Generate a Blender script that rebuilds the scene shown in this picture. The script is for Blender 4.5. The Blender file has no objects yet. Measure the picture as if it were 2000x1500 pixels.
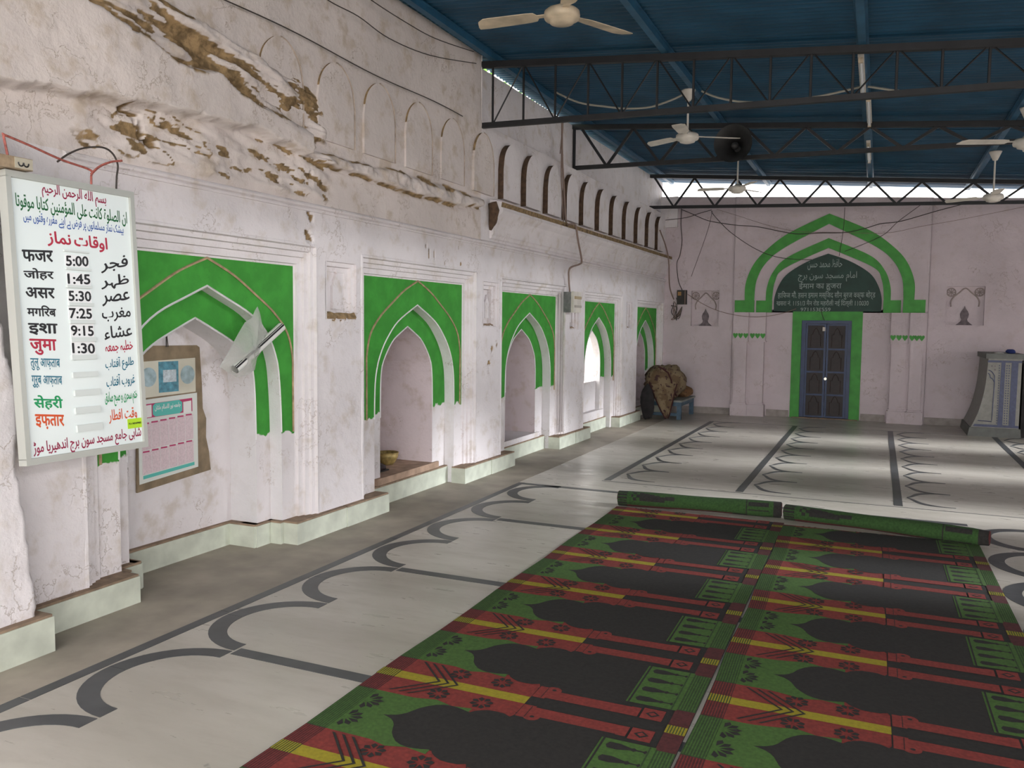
import bpy, bmesh, math, random
import numpy as np
from mathutils import Vector, Matrix
random.seed(7)
rng = np.random.default_rng(11)
sc = bpy.context.scene
COL = sc.collection

# ---------------------------------------------------------------- camera
FPX, CX, CY = 1620.0, 1000.0, 750.0            # focal length in pixels of the 2000 x 1500 frame
CAM = np.array([0.0, 0.0, 1.6])
_dy = np.array([(1717 - CX) / FPX, (640 - CY) / FPX, 1.0]); _dy /= np.linalg.norm(_dy)
_up = np.cross(_dy, np.array([1, 0.01, 0.0])); _up /= np.linalg.norm(_up)
if _up[1] > 0: _up = -_up
_dx = np.cross(_dy, _up); _dx /= np.linalg.norm(_dx)
ROT = np.stack([_dx, _dy, _up])
def ray(u, v): return ROT @ np.array([(u - CX) / FPX, (v - CY) / FPX, 1.0])
def on_x(u, v, x): d = ray(u, v); return CAM + d * (x - CAM[0]) / d[0]
def on_y(u, v, y): d = ray(u, v); return CAM + d * (y - CAM[1]) / d[1]
def on_z(u, v, z=0.0): d = ray(u, v); return CAM + d * (z - CAM[2]) / d[2]
cd = bpy.data.cameras.new('camera'); cd.sensor_width = 36.0; cd.lens = FPX * 36 / 2000; cd.clip_start = 0.02
co = bpy.data.objects.new('camera', cd); COL.objects.link(co)
r, u, b = ROT @ np.array([1, 0, 0]), ROT @ np.array([0, -1, 0]), ROT @ np.array([0, 0, -1])
co.matrix_world = Matrix(((r[0], u[0], b[0], CAM[0]), (r[1], u[1], b[1], CAM[1]), (r[2], u[2], b[2], CAM[2]), (0, 0, 0, 1)))
sc.camera = co

# ---------------------------------------------------------------- light
sc.view_settings.view_transform = 'Standard'; sc.view_settings.look = 'None'
sc.view_settings.gamma = 1.0; sc.view_settings.use_curve_mapping = False
sc.view_settings.exposure = 1.1
wd = bpy.data.worlds.new('world'); sc.world = wd; wd.use_nodes = True
bg = wd.node_tree.nodes['Background']
bg.inputs[0].default_value = (1.0, 0.975, 0.955, 1); bg.inputs[1].default_value = 3.0
sd = bpy.data.lights.new('sun', 'SUN'); sd.energy = 6.0; sd.angle = math.radians(13); sd.color = (0.93, 0.96, 1.0)
so = bpy.data.objects.new('sun', sd); COL.objects.link(so); so.location = (12, 8, 6)
SUN_DIR = Vector((-1.0, -0.12, -0.27))        # low light from the courtyard side
so.rotation_euler = SUN_DIR.to_track_quat('-Z', 'Y').to_euler()

# ---------------------------------------------------------------- helpers
ORG = {}
def org(o): return ORG.get(o.name, Vector((0, 0, 0))) if o else Vector((0, 0, 0))
def tag(o, label=None, cat=None, group=None, kind=None):
    if label: o['label'] = label
    if cat: o['category'] = cat
    if group: o['group'] = group
    if kind: o['kind'] = kind
    return o
def empty(name, loc, label=None, cat=None, group=None, kind=None):
    o = bpy.data.objects.new(name, None); COL.objects.link(o); o.location = loc; o.empty_display_size = .1
    ORG[o.name] = Vector(loc); return tag(o, label, cat, group, kind)
class MB:
    def __init__(s): s.v = []; s.f = []; s.m = []; s.att = []
    def add(s, verts, faces, mi=0):
        n = len(s.v); s.v.extend([tuple(p) for p in verts])
        for f in faces: s.f.append(tuple(i + n for i in f)); s.m.append(mi)
        return s
    def box(s, a, b, mi=0):
        x0, y0, z0 = a; x1, y1, z1 = b
        return s.add([(x0,y0,z0),(x1,y0,z0),(x1,y1,z0),(x0,y1,z0),(x0,y0,z1),(x1,y0,z1),(x1,y1,z1),(x0,y1,z1)],
            [(0,3,2,1),(4,5,6,7),(0,1,5,4),(1,2,6,5),(2,3,7,6),(3,0,4,7)], mi)
    def obox(s, c, ax, ay, az, mi=0):     # oriented box: centre and three half-axis vectors
        c, ax, ay, az = map(Vector, (c, ax, ay, az)); vs = []
        for k in (-1, 1):
            for i, j in ((-1,-1),(1,-1),(1,1),(-1,1)): vs.append(c + ax*i + ay*j + az*k)
        return s.add(vs, [(0,3,2,1),(4,5,6,7),(0,1,5,4),(1,2,6,5),(2,3,7,6),(3,0,4,7)], mi)
    def bar(s, p, q, w, h, mi=0, up=(0, 0, 1)):
        p, q = Vector(p), Vector(q); d = q - p; L = d.length
        if L < 1e-6: return s
        d /= L; upv = Vector(up)
        if abs(d.dot(upv)) > .98: upv = Vector((1, 0, 0))
        a = d.cross(upv).normalized(); b_ = a.cross(d)
        return s.obox((p + q) / 2, d * L / 2, a * w / 2, b_ * h / 2, mi)
    def tube(s, pts, r, n=6, mi=0, cap=True):
        P = [Vector(p) for p in pts]; N = len(P); rr = r if hasattr(r, '__len__') else [r] * N
        vs = []; up = Vector((0, 0, 1)); pa = None
        for i in range(N):
            d = (P[min(i + 1, N - 1)] - P[max(i - 1, 0)])
            d = d.normalized() if d.length > 1e-9 else Vector((0, 1, 0))
            a = d.cross(up) if pa is None else (pa - d * pa.dot(d))
            if a.length < 1e-4: a = d.cross(Vector((1, 0, 0)))
            a.normalize(); pa = a; b_ = d.cross(a)
            for k in range(n):
                t = 2 * math.pi * k / n; vs.append(P[i] + (a * math.cos(t) + b_ * math.sin(t)) * rr[i])
        fs = [(i*n+k, i*n+(k+1)%n, (i+1)*n+(k+1)%n, (i+1)*n+k) for i in range(N-1) for k in range(n)]
        if cap: fs += [tuple(range(n))[::-1], tuple((N-1)*n + k for k in range(n))]
        return s.add(vs, fs, mi)
    def lathe(s, prof, c, n=20, mi=0, axis='z'):
        vs = []
        for (rad, h) in prof:
            for k in range(n):
                t = 2*math.pi*k/n; a, b_ = rad*math.cos(t), rad*math.sin(t)
                vs.append((c[0]+a, c[1]+b_, c[2]+h) if axis == 'z' else ((c[0]+a, c[1]+h, c[2]+b_) if axis == 'y' else (c[0]+h, c[1]+a, c[2]+b_)))
        N = len(prof)
        fs = [(i*n+k, i*n+(k+1)%n, (i+1)*n+(k+1)%n, (i+1)*n+k) for i in range(N-1) for k in range(n)]
        return s.add(vs, fs, mi)
    def prism(s, poly, f0, f1, mi=0, side=None):   # poly of 2d points, f0 / f1 map (a, b) to the two faces
        n = len(poly); vs = [f0(*p) for p in poly] + [f1(*p) for p in poly]
        s.add(vs, [tuple(range(n))[::-1], tuple(range(n, 2*n))], mi)
        k0 = len(s.v) - 2*n
        for i in range(n):
            s.f.append((k0+i, k0+(i+1)%n, k0+n+(i+1)%n, k0+n+i)); s.m.append(side[i] if side else mi)
        return s
    def build(s, name, mats, parent=None, smooth=False, att=None, top=False):
        o0 = org(parent); me = bpy.data.meshes.new(name)
        if not isinstance(mats, (list, tuple)): mats = [mats]
        loc = Vector((0, 0, 0))
        if parent is None:
            a = np.array(s.v); loc = Vector(((a[:,0].min()+a[:,0].max())/2, (a[:,1].min()+a[:,1].max())/2, a[:,2].min())); o0 = loc
        me.from_pydata([(p[0]-o0.x, p[1]-o0.y, p[2]-o0.z) for p in s.v], [], s.f)
        for m in mats: me.materials.append(m)
        if len(mats) > 1: me.polygons.foreach_set('material_index', s.m)
        if smooth: me.polygons.foreach_set('use_smooth', [True] * len(s.f))
        if att is not None:
            at = me.attributes.new('expose', 'FLOAT', 'POINT'); at.data.foreach_set('value', np.asarray(att, dtype=np.float32))
        me.update()
        o = bpy.data.objects.new(name, me); COL.objects.link(o)
        if parent: o.parent = parent; ORG[o.name] = o0.copy()
        else: o.location = loc; ORG[o.name] = loc.copy()
        return o
def copy_tree(o, loc, rz=0, parent=None):
    c = o.copy(); COL.objects.link(c)
    if parent: c.parent = parent
    else: c.location = loc; c.rotation_euler = (0, 0, rz)
    for ch in [k for k in bpy.data.objects if k.parent == o]: copy_tree(ch, None, 0, c)
    return c
def crom(pts, n=6):
    P = [np.array(p, float) for p in pts]; out = []
    for i in range(len(P) - 1):
        p0, p1, p2, p3 = P[max(i-1, 0)], P[i], P[i+1], P[min(i+2, len(P)-1)]
        for k in range(n):
            t = k / n
            out.append(.5*((2*p1)+(-p0+p2)*t+(2*p0-5*p1+4*p2-p3)*t*t+(-p0+3*p1-3*p2+p3)*t**3))
    out.append(P[-1]); return out
def vnoise(x, y, seed=0):
    x = np.asarray(x, float); y = np.asarray(y, float)
    xi = np.floor(x); yi = np.floor(y); fx = x - xi; fy = y - yi
    fx = fx*fx*(3-2*fx); fy = fy*fy*(3-2*fy)
    def h(a, b_): s_ = np.sin(a*127.1 + b_*311.7 + seed*74.7) * 43758.5453; return s_ - np.floor(s_)
    return (h(xi,yi)*(1-fx)+h(xi+1,yi)*fx)*(1-fy) + (h(xi,yi+1)*(1-fx)+h(xi+1,yi+1)*fx)*fy
def fbm(x, y, seed=0, o=4):
    a, t, k = .5, 0, 0
    for i in range(o): t = t + a*(vnoise(x*2**i, y*2**i, seed+i)*2-1); a *= .5
    return t

# ---------------------------------------------------------------- materials
def nodes(name):
    m = bpy.data.materials.new(name); m.use_nodes = True; nt = m.node_tree
    return m, nt, nt.nodes['Principled BSDF'], nt.nodes.new, nt.links.new
def plain(name, col, rough=.7, metal=0, var=.0, scale=8, bump=0, emit=None, alpha=None, spec=None):
    m, nt, p, N, L = nodes(name)
    p.inputs['Base Color'].default_value = (*col, 1); p.inputs['Roughness'].default_value = rough; p.inputs['Metallic'].default_value = metal
    if spec is not None: p.inputs['Specular IOR Level'].default_value = spec
    if var or bump:
        g = N('ShaderNodeNewGeometry'); n = N('ShaderNodeTexNoise'); n.inputs['Scale'].default_value = scale; n.inputs['Detail'].default_value = 6
        L(g.outputs['Position'], n.inputs['Vector'])
        if var:
            rp = N('ShaderNodeMapRange'); rp.inputs[1].default_value = .3; rp.inputs[2].default_value = .7
            rp.inputs[3].default_value = 1-var; rp.inputs[4].default_value = 1+var
            L(n.outputs[0], rp.inputs[0]); mx = N('ShaderNodeVectorMath'); mx.operation = 'SCALE'; mx.inputs[0].default_value = col
            L(rp.outputs[0], mx.inputs['Scale']); L(mx.outputs[0], p.inputs['Base Color'])
        if bump:
            bp = N('ShaderNodeBump'); bp.inputs['Strength'].default_value = bump; bp.inputs['Distance'].default_value = .02
            L(n.outputs[0], bp.inputs['Height']); L(bp.outputs[0], p.inputs['Normal'])
    if emit: p.inputs['Emission Color'].default_value = (*emit[0], 1); p.inputs['Emission Strength'].default_value = emit[1]
    if alpha is not None: p.inputs['Alpha'].default_value = alpha
    return m
WHITE = (.755, .71, .72); MUD = (.25, .17, .088)
def mixrgb(N, L, fac, a, b_):
    mx = N('ShaderNodeMix'); mx.data_type = 'RGBA'
    for s_, v in ((0, fac), (6, a), (7, b_)):
        if isinstance(v, (tuple, list)): mx.inputs[s_].default_value = (*v, 1) if len(v) == 3 else v
        elif isinstance(v, (int, float)): mx.inputs[s_].default_value = v
        else: L(v, mx.inputs[s_])
    return mx.outputs[2]
def noise(N, L, vec, scale, detail=5, rough=.55):
    n = N('ShaderNodeTexNoise'); n.inputs['Scale'].default_value = scale; n.inputs['Detail'].default_value = detail; n.inputs['Roughness'].default_value = rough
    L(vec, n.inputs['Vector']); return n.outputs[0]
def rng_(N, L, v, a, b_, c=0, d=1, smooth=True):
    r_ = N('ShaderNodeMapRange'); r_.interpolation_type = 'SMOOTHSTEP' if smooth else 'LINEAR'
    for i, x in enumerate((a, b_, c, d)): r_.inputs[i+1].default_value = x
    L(v, r_.inputs[0]); return r_.outputs[0]
def math_(N, L, op, a, b_):
    m_ = N('ShaderNodeMath'); m_.operation = op
    for i, x in enumerate((a, b_)):
        if isinstance(x, (int, float)): m_.inputs[i].default_value = x
        else: L(x, m_.inputs[i])
    return m_.outputs[0]
def plaster(name, paint=None, zlow=.79, base=WHITE, dirt=.62, dpat=(.5, .72)):
    m, nt, p, N, L = nodes(name); g = N('ShaderNodeNewGeometry'); pos = g.outputs['Position']
    big = noise(N, L, pos, 1.1, 5); mid = noise(N, L, pos, 6, 7, .6); fine = noise(N, L, pos, 38, 5, .65); med2 = noise(N, L, pos, 14, 6, .6)
    c0 = mixrgb(N, L, rng_(N, L, big, .3, .7), tuple(x*.9 for x in base), tuple(min(1, x*1.05) for x in base))
    c1 = mixrgb(N, L, rng_(N, L, mid, dpat[0], dpat[1], 0, dirt), c0, (base[0]*.72, base[1]*.66, base[2]*.55))
    # thin flaking cracks: dark brown specks where two noises cross
    ck = math_(N, L, 'ABSOLUTE', math_(N, L, 'SUBTRACT', mid, .5), 0)
    ck = rng_(N, L, ck, .0, .012, 1, 0); ck = math_(N, L, 'MULTIPLY', ck, rng_(N, L, noise(N, L, pos, 2.3, 3), .52, .62))
    c2 = mixrgb(N, L, math_(N, L, 'MULTIPLY', ck, .55), c1, (.30, .21, .13))
    if paint:
        sp = N('ShaderNodeSeparateXYZ'); L(pos, sp.inputs[0])
        zz = math_(N, L, 'ADD', sp.outputs[2], math_(N, L, 'MULTIPLY', math_(N, L, 'SUBTRACT', noise(N, L, pos, 9, 4), .5), .16))
        pc = mixrgb(N, L, rng_(N, L, mid, .35, .7), tuple(x*.86 for x in paint), tuple(x*1.1 for x in paint))
        c2 = mixrgb(N, L, rng_(N, L, zz, zlow, zlow+.012), c2, pc)
    at = N('ShaderNodeAttribute'); at.attribute_name = 'expose'
    mud = mixrgb(N, L, rng_(N, L, med2, .35, .65), tuple(x*.62 for x in MUD), tuple(x*1.5 for x in MUD))
    dk = mixrgb(N, L, rng_(N, L, at.outputs['Fac'], 1.2, 1.9), mud, (.016, .012, .01))
    c3 = mixrgb(N, L, rng_(N, L, at.outputs['Fac'], .25, .75), c2, dk)
    L(c3, p.inputs['Base Color']); p.inputs['Roughness'].default_value = .82; p.inputs['Specular IOR Level'].default_value = .25
    h = math_(N, L, 'ADD', math_(N, L, 'MULTIPLY', mid, 1.0), math_(N, L, 'MULTIPLY', fine, .22)); h = math_(N, L, 'ADD', h, math_(N, L, 'MULTIPLY', ck, -.25))
    bp = N('ShaderNodeBump'); bp.inputs['Strength'].default_value = .45; bp.inputs['Distance'].default_value = .03
    L(h, bp.inputs['Height']); L(bp.outputs[0], p.inputs['Normal']); return m
GREEN = (.055, .30, .043)
M = {}
M['plaster'] = plaster('lime_plaster')
M['old'] = plaster('weathered_plaster', base=(.70, .63, .60), dirt=.75, dpat=(.5, .7))
M['pink'] = plaster('pink_lime_plaster', base=(.74, .645, .665))
M['far'] = plaster('far_wall_plaster', base=(.62, .535, .56), dirt=.25)
M['green'] = plaster('green_painted_plaster', paint=GREEN)
M['greenall'] = plain('green_paint', GREEN, .6, var=.16, scale=7, bump=.12)
M['white'] = plaster('white_soffit', base=(.74, .72, .73), dirt=.3)
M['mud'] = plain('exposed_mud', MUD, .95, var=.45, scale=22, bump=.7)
M['darkbrown'] = plain('dark_brown_edge', (.085, .05, .03), .95, var=.4, scale=20, bump=.5)
M['groove'] = plain('dusty_groove', (.42, .34, .28), .9, var=.3, scale=15)
M['bead'] = plain('tan_bead', (.38, .27, .16), .8, var=.3, scale=20)
def marble():
    m, nt, p, N, L = nodes('floor_marble'); g = N('ShaderNodeNewGeometry'); pos = g.outputs['Position']
    mp = N('ShaderNodeMapping'); mp.inputs['Scale'].default_value = (.45, 1.6, 1); L(pos, mp.inputs[0])
    a = noise(N, L, mp.outputs[0], 1.3, 6); b_ = noise(N, L, mp.outputs[0], 6, 7, .65); c = noise(N, L, pos, 3.1, 6, .7)
    c0 = mixrgb(N, L, rng_(N, L, a, .3, .7), (.41, .375, .32), (.53, .49, .43))
    c1 = mixrgb(N, L, rng_(N, L, b_, .45, .8, 0, .45), c0, (.36, .32, .27))
    c2 = mixrgb(N, L, rng_(N, L, c, .66, .72, 0, .6), c1, (.20, .19, .165))
    L(c2, p.inputs['Base Color']); L(rng_(N, L, b_, .3, .7, .26, .44), p.inputs['Roughness']); return m
M['floor'] = marble()
M['inlay'] = plain('dark_stone_inlay', (.058, .061, .064), .4, var=.25, scale=6)
M['skirt'] = plain('green_white_marble', (.56, .59, .50), .42, var=.16, scale=7)
M['dust'] = plain('dusty_brown_ledge', (.27, .19, .13), .95, var=.3, scale=15)
M['clay'] = plain('earth_sill', (.42, .29, .21), .9, var=.25, scale=9, bump=.3)
M['roof'] = plain('blue_roof_sheet', (.013, .066, .125), .42, metal=.25, var=.3, scale=2.2)
M['purlin'] = plain('blue_steel', (.025, .11, .20), .5, metal=.2, var=.25, scale=5)
M['steel'] = plain('black_steel', (.016, .016, .018), .55, metal=.2, var=.3, scale=9)
M['cream'] = plain('aged_cream_enamel', (.52, .43, .31), .5, var=.3, scale=7)
M['fanwhite'] = plain('dusty_white_enamel', (.62, .58, .52), .5, var=.15, scale=9)
M['black'] = plain('black_plastic', (.012, .012, .012), .5)
M['copper'] = plain('red_twisted_wire', (.36, .10, .08), .6, var=.4, scale=60)
M['wire'] = plain('dark_wire', (.05, .04, .035), .7)
M['conduit'] = plain('dusty_conduit', (.24, .17, .14), .7)
M['greycable'] = plain('grey_cable', (.34, .32, .27), .7)
M['alu'] = plain('aluminium_frame', (.50, .51, .47), .42, metal=.35)
M['panel'] = plain('white_acrylic', (.74, .80, .79), .22)
M['tube'] = plain('tube_glass', (.72, .74, .76), .25)

# ---------------------------------------------------------------- floor
fl = MB().box((-4.6, -6, -.12), (6.0, 15.9, 0)).build('floor', M['floor']); tag(fl, 'grey white marble floor with dark stone inlay lines', kind='structure')
M['border'] = plain('worn_cement_border', (.34, .295, .24), .6, var=.22, scale=3.5)
MB().box((-4.4, -1, -.004), (-3.278, 14.0, .0012)).build('floor_border', M['border'], fl)
def flat(poly, name='inlay_strip', mat=None, z=.0018):
    mb = MB(); n = len(poly); mb.add([(x, y, z) for x, y in poly] + [(x, y, -.004) for x, y in poly],
        [tuple(range(n))] + [(i, n+i, n+(i+1) % n, (i+1) % n) for i in range(n)])
    return mb.build(name, mat or M['inlay'], fl)
def rect(x0, x1, y0, y1, **k): return flat([(x0, y0), (x1, y0), (x1, y1), (x0, y1)], **k)
for a, b_ in ((-1.0, .76), (.765, 2.285), (2.29, 3.46), (3.465, 5.2), (5.205, 7.64)): rect(-3.277, -3.212, a, b_)
ROWS = [.01, 1.53, 3.057, 4.558, 6.10, 7.60]
for i, y in enumerate(ROWS):
    rect(-2.80 if i < 5 else -3.21, .72, y-.038, y+.038)
    rect(1.15, 4.1, y-.038, y+.038)
def lobe(cx, cy, h):
    R1, R0 = .385, .298; n = 12
    for s_ in (0, 1):                       # each lobe is two curved stones that meet on the bulge
        A = [math.pi/2 + (s_ + k/n) * math.pi/2 for k in range(n+1)]
        if s_: A[0] += .006
        out = [(cx + R1*math.cos(t)*.995, cy + h*R1*math.sin(t)) for t in A]
        inn = [(cx + R0*math.cos(t)*.95, cy + h*R0*math.sin(t)) for t in A]
        P = out + inn[::-1]; flat(P[::-1])
for k in range(9):
    cy = 1.15 + .762*k
    for cx in (-2.815, 1.135): lobe(cx, cy, .975)
for x in (-2.51, -1.18, .22, 1.62): rect(x-.037, x+.037, 8.16, 14.04)
rect(-2.55, 4.0, 8.10, 8.113); rect(-2.51, 4.0, 14.05, 14.064)
for x in (-2.51, -1.18, .22, 1.62):
    for k in range(9):
        y0 = 8.28 + .637*k; xc, xr = x+.47, x+.085
        for s_ in (0, 1):
            C = []; D = []
            for t in np.linspace(0, 1, 13):
                px = (1-t)**3*xc + 3*t*(1-t)**2*(xc-.34) + 3*t*t*(1-t)*(xr+.10) + t**3*xr; py = 3*t*(1-t)**2*.01 + 3*t*t*(1-t)*.27 + t**3*.318
                w_ = .012 + .055*math.sin(math.pi*min(1, t*.97))
                C.append((px, py)); D.append((px - .3*w_, py - w_) if True else 0)
            P = C + D[::-1]; yy = (lambda v: y0+v) if s_ == 0 else (lambda v: y0+.637-v)
            P = [(a, yy(b_)) for a, b_ in P]; flat(P if s_ == 0 else P[::-1])
# ---------------------------------------------------------------- left wall
def XW(y): return -3.82 + .013*(y-4)
WL = empty('wall_left', (-3.8, 8, 0), 'old plastered mosque wall with green pointed niches and worn stone', kind='structure')
SPOTS = [(4.95,2.22,.05,.10,.03,1),(4.98,2.37,.04,.05,.02,1),(5.35,1.66,.17,.05,.03,1),(6.69,2.24,.012,.09,.02,1),(6.63,2.29,.02,.03,.02,.8),(6.78,2.22,.012,.07,.02,.9),
 (6.72,2.13,.06,.012,.02,.8),(6.98,2.16,.012,.03,.02,1.5),(7.30,2.18,.02,.03,.02,1.6),(7.25,2.33,.01,.06,.01,.9),(8.02,1.30,.03,.10,.03,1.2),(7.95,1.18,.05,.03,.02,1),
 (7.62,1.02,.02,.08,.04,1.4),(7.66,.80,.015,.12,.04,1.4),(7.63,.55,.02,.14,.04,1.4),(7.66,.30,.015,.13,.04,1.4),(8.15,1.36,.05,.02,.02,1),(10.18,.5,.012,.12,.03,1.3),(10.2,.27,.02,.1,.03,1.3),(5.8,1.73,.06,.012,.01,.9)]
LEDGE = ([-1,2.55,2.9,3.1,3.53,3.8,4.33,4.86,9],[2.66,2.69,2.74,2.75,2.79,2.82,2.835,2.79,2.79])
ELOW = ([-1,2.4,3.1,3.39,3.68,4.0,4.41,4.78,5.0,9],[3.4,3.36,3.22,3.18,3.08,3.10,2.995,2.99,2.90,2.9])
EUP = ([-1,2.4,3.1,3.68,4.09,4.52,4.84,5.08,5.2,9],[3.8,3.72,3.55,3.425,3.36,3.35,3.31,3.22,3.0,3.0])
def sstep(x, a, b_): t = np.clip((x-a)/(b_-a), 0, 1); return t*t*(3-2*t)
def surf(y, z):
    """plaster relief: outward offset and how far the mud core is laid bare"""
    d = .006*fbm(y*1.7, z*1.7, 3, 3) + .0035*fbm(y*9, z*9, 5, 3); e = np.zeros_like(d)
    for (a, b_, ra, rb, dep, ex) in SPOTS:
        q = ((y-a)/ra)**2 + ((z-b_)/rb)**2 + 1.9*fbm(y*20, z*20, 9, 4); w = sstep(-q, -.8, -.35)
        d = d - dep*w; e = np.maximum(e, ex*w)
    return d, e
def surf_up(y, z):
    d, e = surf(y, z)
    n1 = fbm(y*3.3, z*5, 21, 5); n2 = fbm(y*11, z*16, 31, 4)
    led = np.interp(y, *LEDGE) + .02*fbm(y*6, y*0+3, 41, 4); lo = np.interp(y, *ELOW) + .03*fbm(y*6, y*0+8, 43, 4); up = np.interp(y, *EUP) + .03*fbm(y*5, y*0+1, 45, 4)
    endn = 4.93 + .06*fbm(z*9, z*0, 47, 4)
    mass = sstep(z, led-.008, led+.008)*(1-sstep(z, lo-.02, lo+.03))*(1-sstep(y, endn-.03, endn+.04))
    band = sstep(z, lo-.01, lo+.02)*(1-sstep(z, up-.02, up+.01))*(1-sstep(y, 5.05, 5.22))
    d = d + mass*(.12 + .012*fbm(y*3, z*3, 51, 3))
    strata = np.abs(fbm(y*2.2+z*3.0, (z+.33*y)*13, 61, 5))
    st = fbm(y*2.4, (z+.17*y)*21, 63, 5); st2 = fbm(y*5.5+3, (z+.17*y)*30, 67, 4); big_ = np.exp(-((y-4.72)/.16)**2-((z-3.10)/.09)**2) + .8*np.exp(-((y-4.1)/.35)**2-((z-lo-.05)/.05)**2)
    d = d + band*(.06*n1 + .05*st + .025*st2 + .02)
    e = np.maximum(e, band*sstep(-st*1.0 - st2*.45 + n1*.35 + .5*big_, -.06, .15)*1.05)
    edge = np.exp(-((z-lo)/.035)**2)*(1-sstep(y, 5.0, 5.1))*sstep(n2, -.25, .15)*sstep(y, 3.0, 3.5); e = np.maximum(e, edge)
    # flaking strip under the overhang
    und = (1-sstep(z, led-.02, led))*sstep(z, 2.46, 2.52)*(1-sstep(y, 5.1, 5.3))*sstep(y, 2.9, 3.2)
    fl_ = np.abs(fbm(y*2.6, (z+.18*y)*8, 71, 5)); ft = fbm(y*3.2, (z+.22*y)*19, 79, 5); d = d + und*(.05*fbm(y*3, z*6, 73, 5)+.012+.028*ft); e = np.maximum(e, und*sstep(-ft-.7*fbm(y*7, z*14, 78, 4), .36, .54)*.95); e = np.maximum(e, und*sstep(.07-fl_, 0, .05)*sstep(fbm(y*1.7, z*3, 75, 3), -.02, .2)*.9)
    brk = np.exp(-((z-2.97-.05*fbm(y*4, z*0, 77, 3))/.05)**2)*np.exp(-((y-4.80)/.22)**2); e = np.maximum(e, brk*sstep(n2, -.2, .2)*1.1); d = d - brk*.05
    # broken cornice between the near mass and the intact moulding
    c1 = np.interp(y, [4.9,5.6,6.2,7.2,7.7], [2.768,2.762,2.742,2.738,2.80]) + .018*fbm(y*8, y*0, 81, 4); c2 = np.interp(y, [4.9,5.5,6.1,7.0,7.75], [2.83,2.84,2.88,2.875,2.865]) + .014*fbm(y*9, y*0, 83, 4)
    inr = sstep(y, 4.9, 5.05)*(1-sstep(y, 7.9, 8.0))
    chunk = sstep(z, c1-.012, c1+.006)*(1-sstep(z, c2-.01, c2+.02))*inr
    d = d + chunk*(.045 + .05*fbm(y*6, z*9, 85, 4)) + inr*sstep(-z, -c1, -c1+.2)*0
    l1 = np.exp(-((z-c1+.012)/np.interp(y, [5,6,7.5], [.012,.014,.022]))**2); l2 = np.exp(-((z-c2)/np.interp(y, [5,6,6.4,7,7.6], [.008,.012,.034,.04,.02]))**2)
    e = np.maximum(e, inr*np.maximum(l1, l2)*sstep(fbm(y*5, z*9, 87, 4), -.3, .1)*1.05); d = d - inr*np.maximum(l1, l2)*.02
    # dark holes
    for (a, b_, ra, rb) in ((3.375,2.765,.028,.020),(3.43,2.745,.07,.012),(3.50,2.655,.022,.05),(3.56,2.605,.04,.028),(3.46,2.70,.012,.02),(3.37,3.17,.03,.025),(4.95,2.665,.012,.02)):
        q = ((y-a)/ra)**2 + ((z-b_)/rb)**2 + .5*fbm(y*30, z*30, 91, 3); w = sstep(-q, -1.05, -.5); d = d - .13*w; e = np.maximum(e, w*2.0)
    return d, e
def axis_pts(a, b_, br, res):
    bs = sorted({a, b_, *[t for t in br if a < t < b_]}); out = []
    for p, q in zip(bs[:-1], bs[1:]):
        n = max(1, int(math.ceil((q-p)/res))); out += list(np.linspace(p, q, n+1)[:-1])
    return np.array(out + [b_])
def plate(name, y0, y1, z0, z1, off, mat, holes=(), res=.022, fn=surf, parent=None, xf=None):
    ys = axis_pts(y0, y1, [t for h in holes for t in h[:2]], res); zs = axis_pts(z0, z1, [t for h in holes for t in h[2:]], res)
    Y, Z = np.meshgrid(ys, zs); d, e = fn(Y, Z); X = XW(Y) + off + d if xf is None else xf(Y, Z) + d
    nz, ny = Y.shape; V = np.stack([X, Y, Z], -1).reshape(-1, 3); F = []
    for j in range(nz-1):
        zc = (zs[j]+zs[j+1])/2
        for i in range(ny-1):
            yc = (ys[i]+ys[i+1])/2
            if any(h[0] < yc < h[1] and h[2] < zc < h[3] for h in holes): continue
            F.append((j*ny+i, j*ny+i+1, (j+1)*ny+i+1, (j+1)*ny+i))
    mb = MB(); mb.v = [tuple(p) for p in V]; mb.f = F; mb.m = [0]*len(F)
    return mb.build(name, mat, parent or WL, smooth=True, att=e.reshape(-1))
BC = [4.06, 6.63, 9.22, 11.81, 14.37]; BH = [.83, .86, .84, .76, .74]; BT = [2.0, 1.985, 1.955, 1.93, 1.91]; FW = [.16, .15, .15, .14, .12]
NICHE = [(5.15, 5.55, 1.62, 2.07), (7.78, 8.18, 1.56, 2.05), (10.33, 10.69, 1.53, 2.03), (12.93, 13.24, 1.54, 1.98)]
holes = [(c-h-w, c+h+w, -1, t+w) for c, h, t, w in zip(BC, BH, BT, FW)]
plate('pier_face', 2.60, 8.0, 0, 2.46, 0, M['plaster'], holes + NICHE, .013)
plate('pier_face', 8.0, 15.36, 0, 2.46, 0, M['plaster'], holes + NICHE, .04)
# battered near mass with a broken edge
def near_x(Y, Z): return -3.63 - .03*Z/2.4 + .04*np.minimum(0, 2.6-Y)
def surf_near(y, z):
    d, e = surf(y, z); edge = 2.66 - .05*z + .05*fbm(z*4, z*0, 15, 4)
    d = d - .25*sstep(y, edge-.03, edge+.02) + .012*fbm(y*3, z*3, 17, 4); return d, e
plate('near_buttress', -5.5, 1.9, 0, 2.50, 0, M['plaster'], (), .12, surf_near, xf=near_x)
plate('near_buttress', 1.9, 2.75, 0, 2.50, 0, M['plaster'], (), .016, surf_near, xf=near_x)
plate('upper_face', 1.9, 7.72, 2.46, 3.64, 0, M['old'], (), .0125, surf_up)
plate('upper_face', -5.5, 1.9, 2.46, 3.64, .09, M['old'], (), .1, surf)
plate('upper_face', -5.5, 7.72, 3.64, 4.30, 0, M['old'], (), .06, surf)
plate('upper_face', 7.70, 15.36, 2.46, 3.64, -.01, M['plaster'], (), .05, surf)
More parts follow.
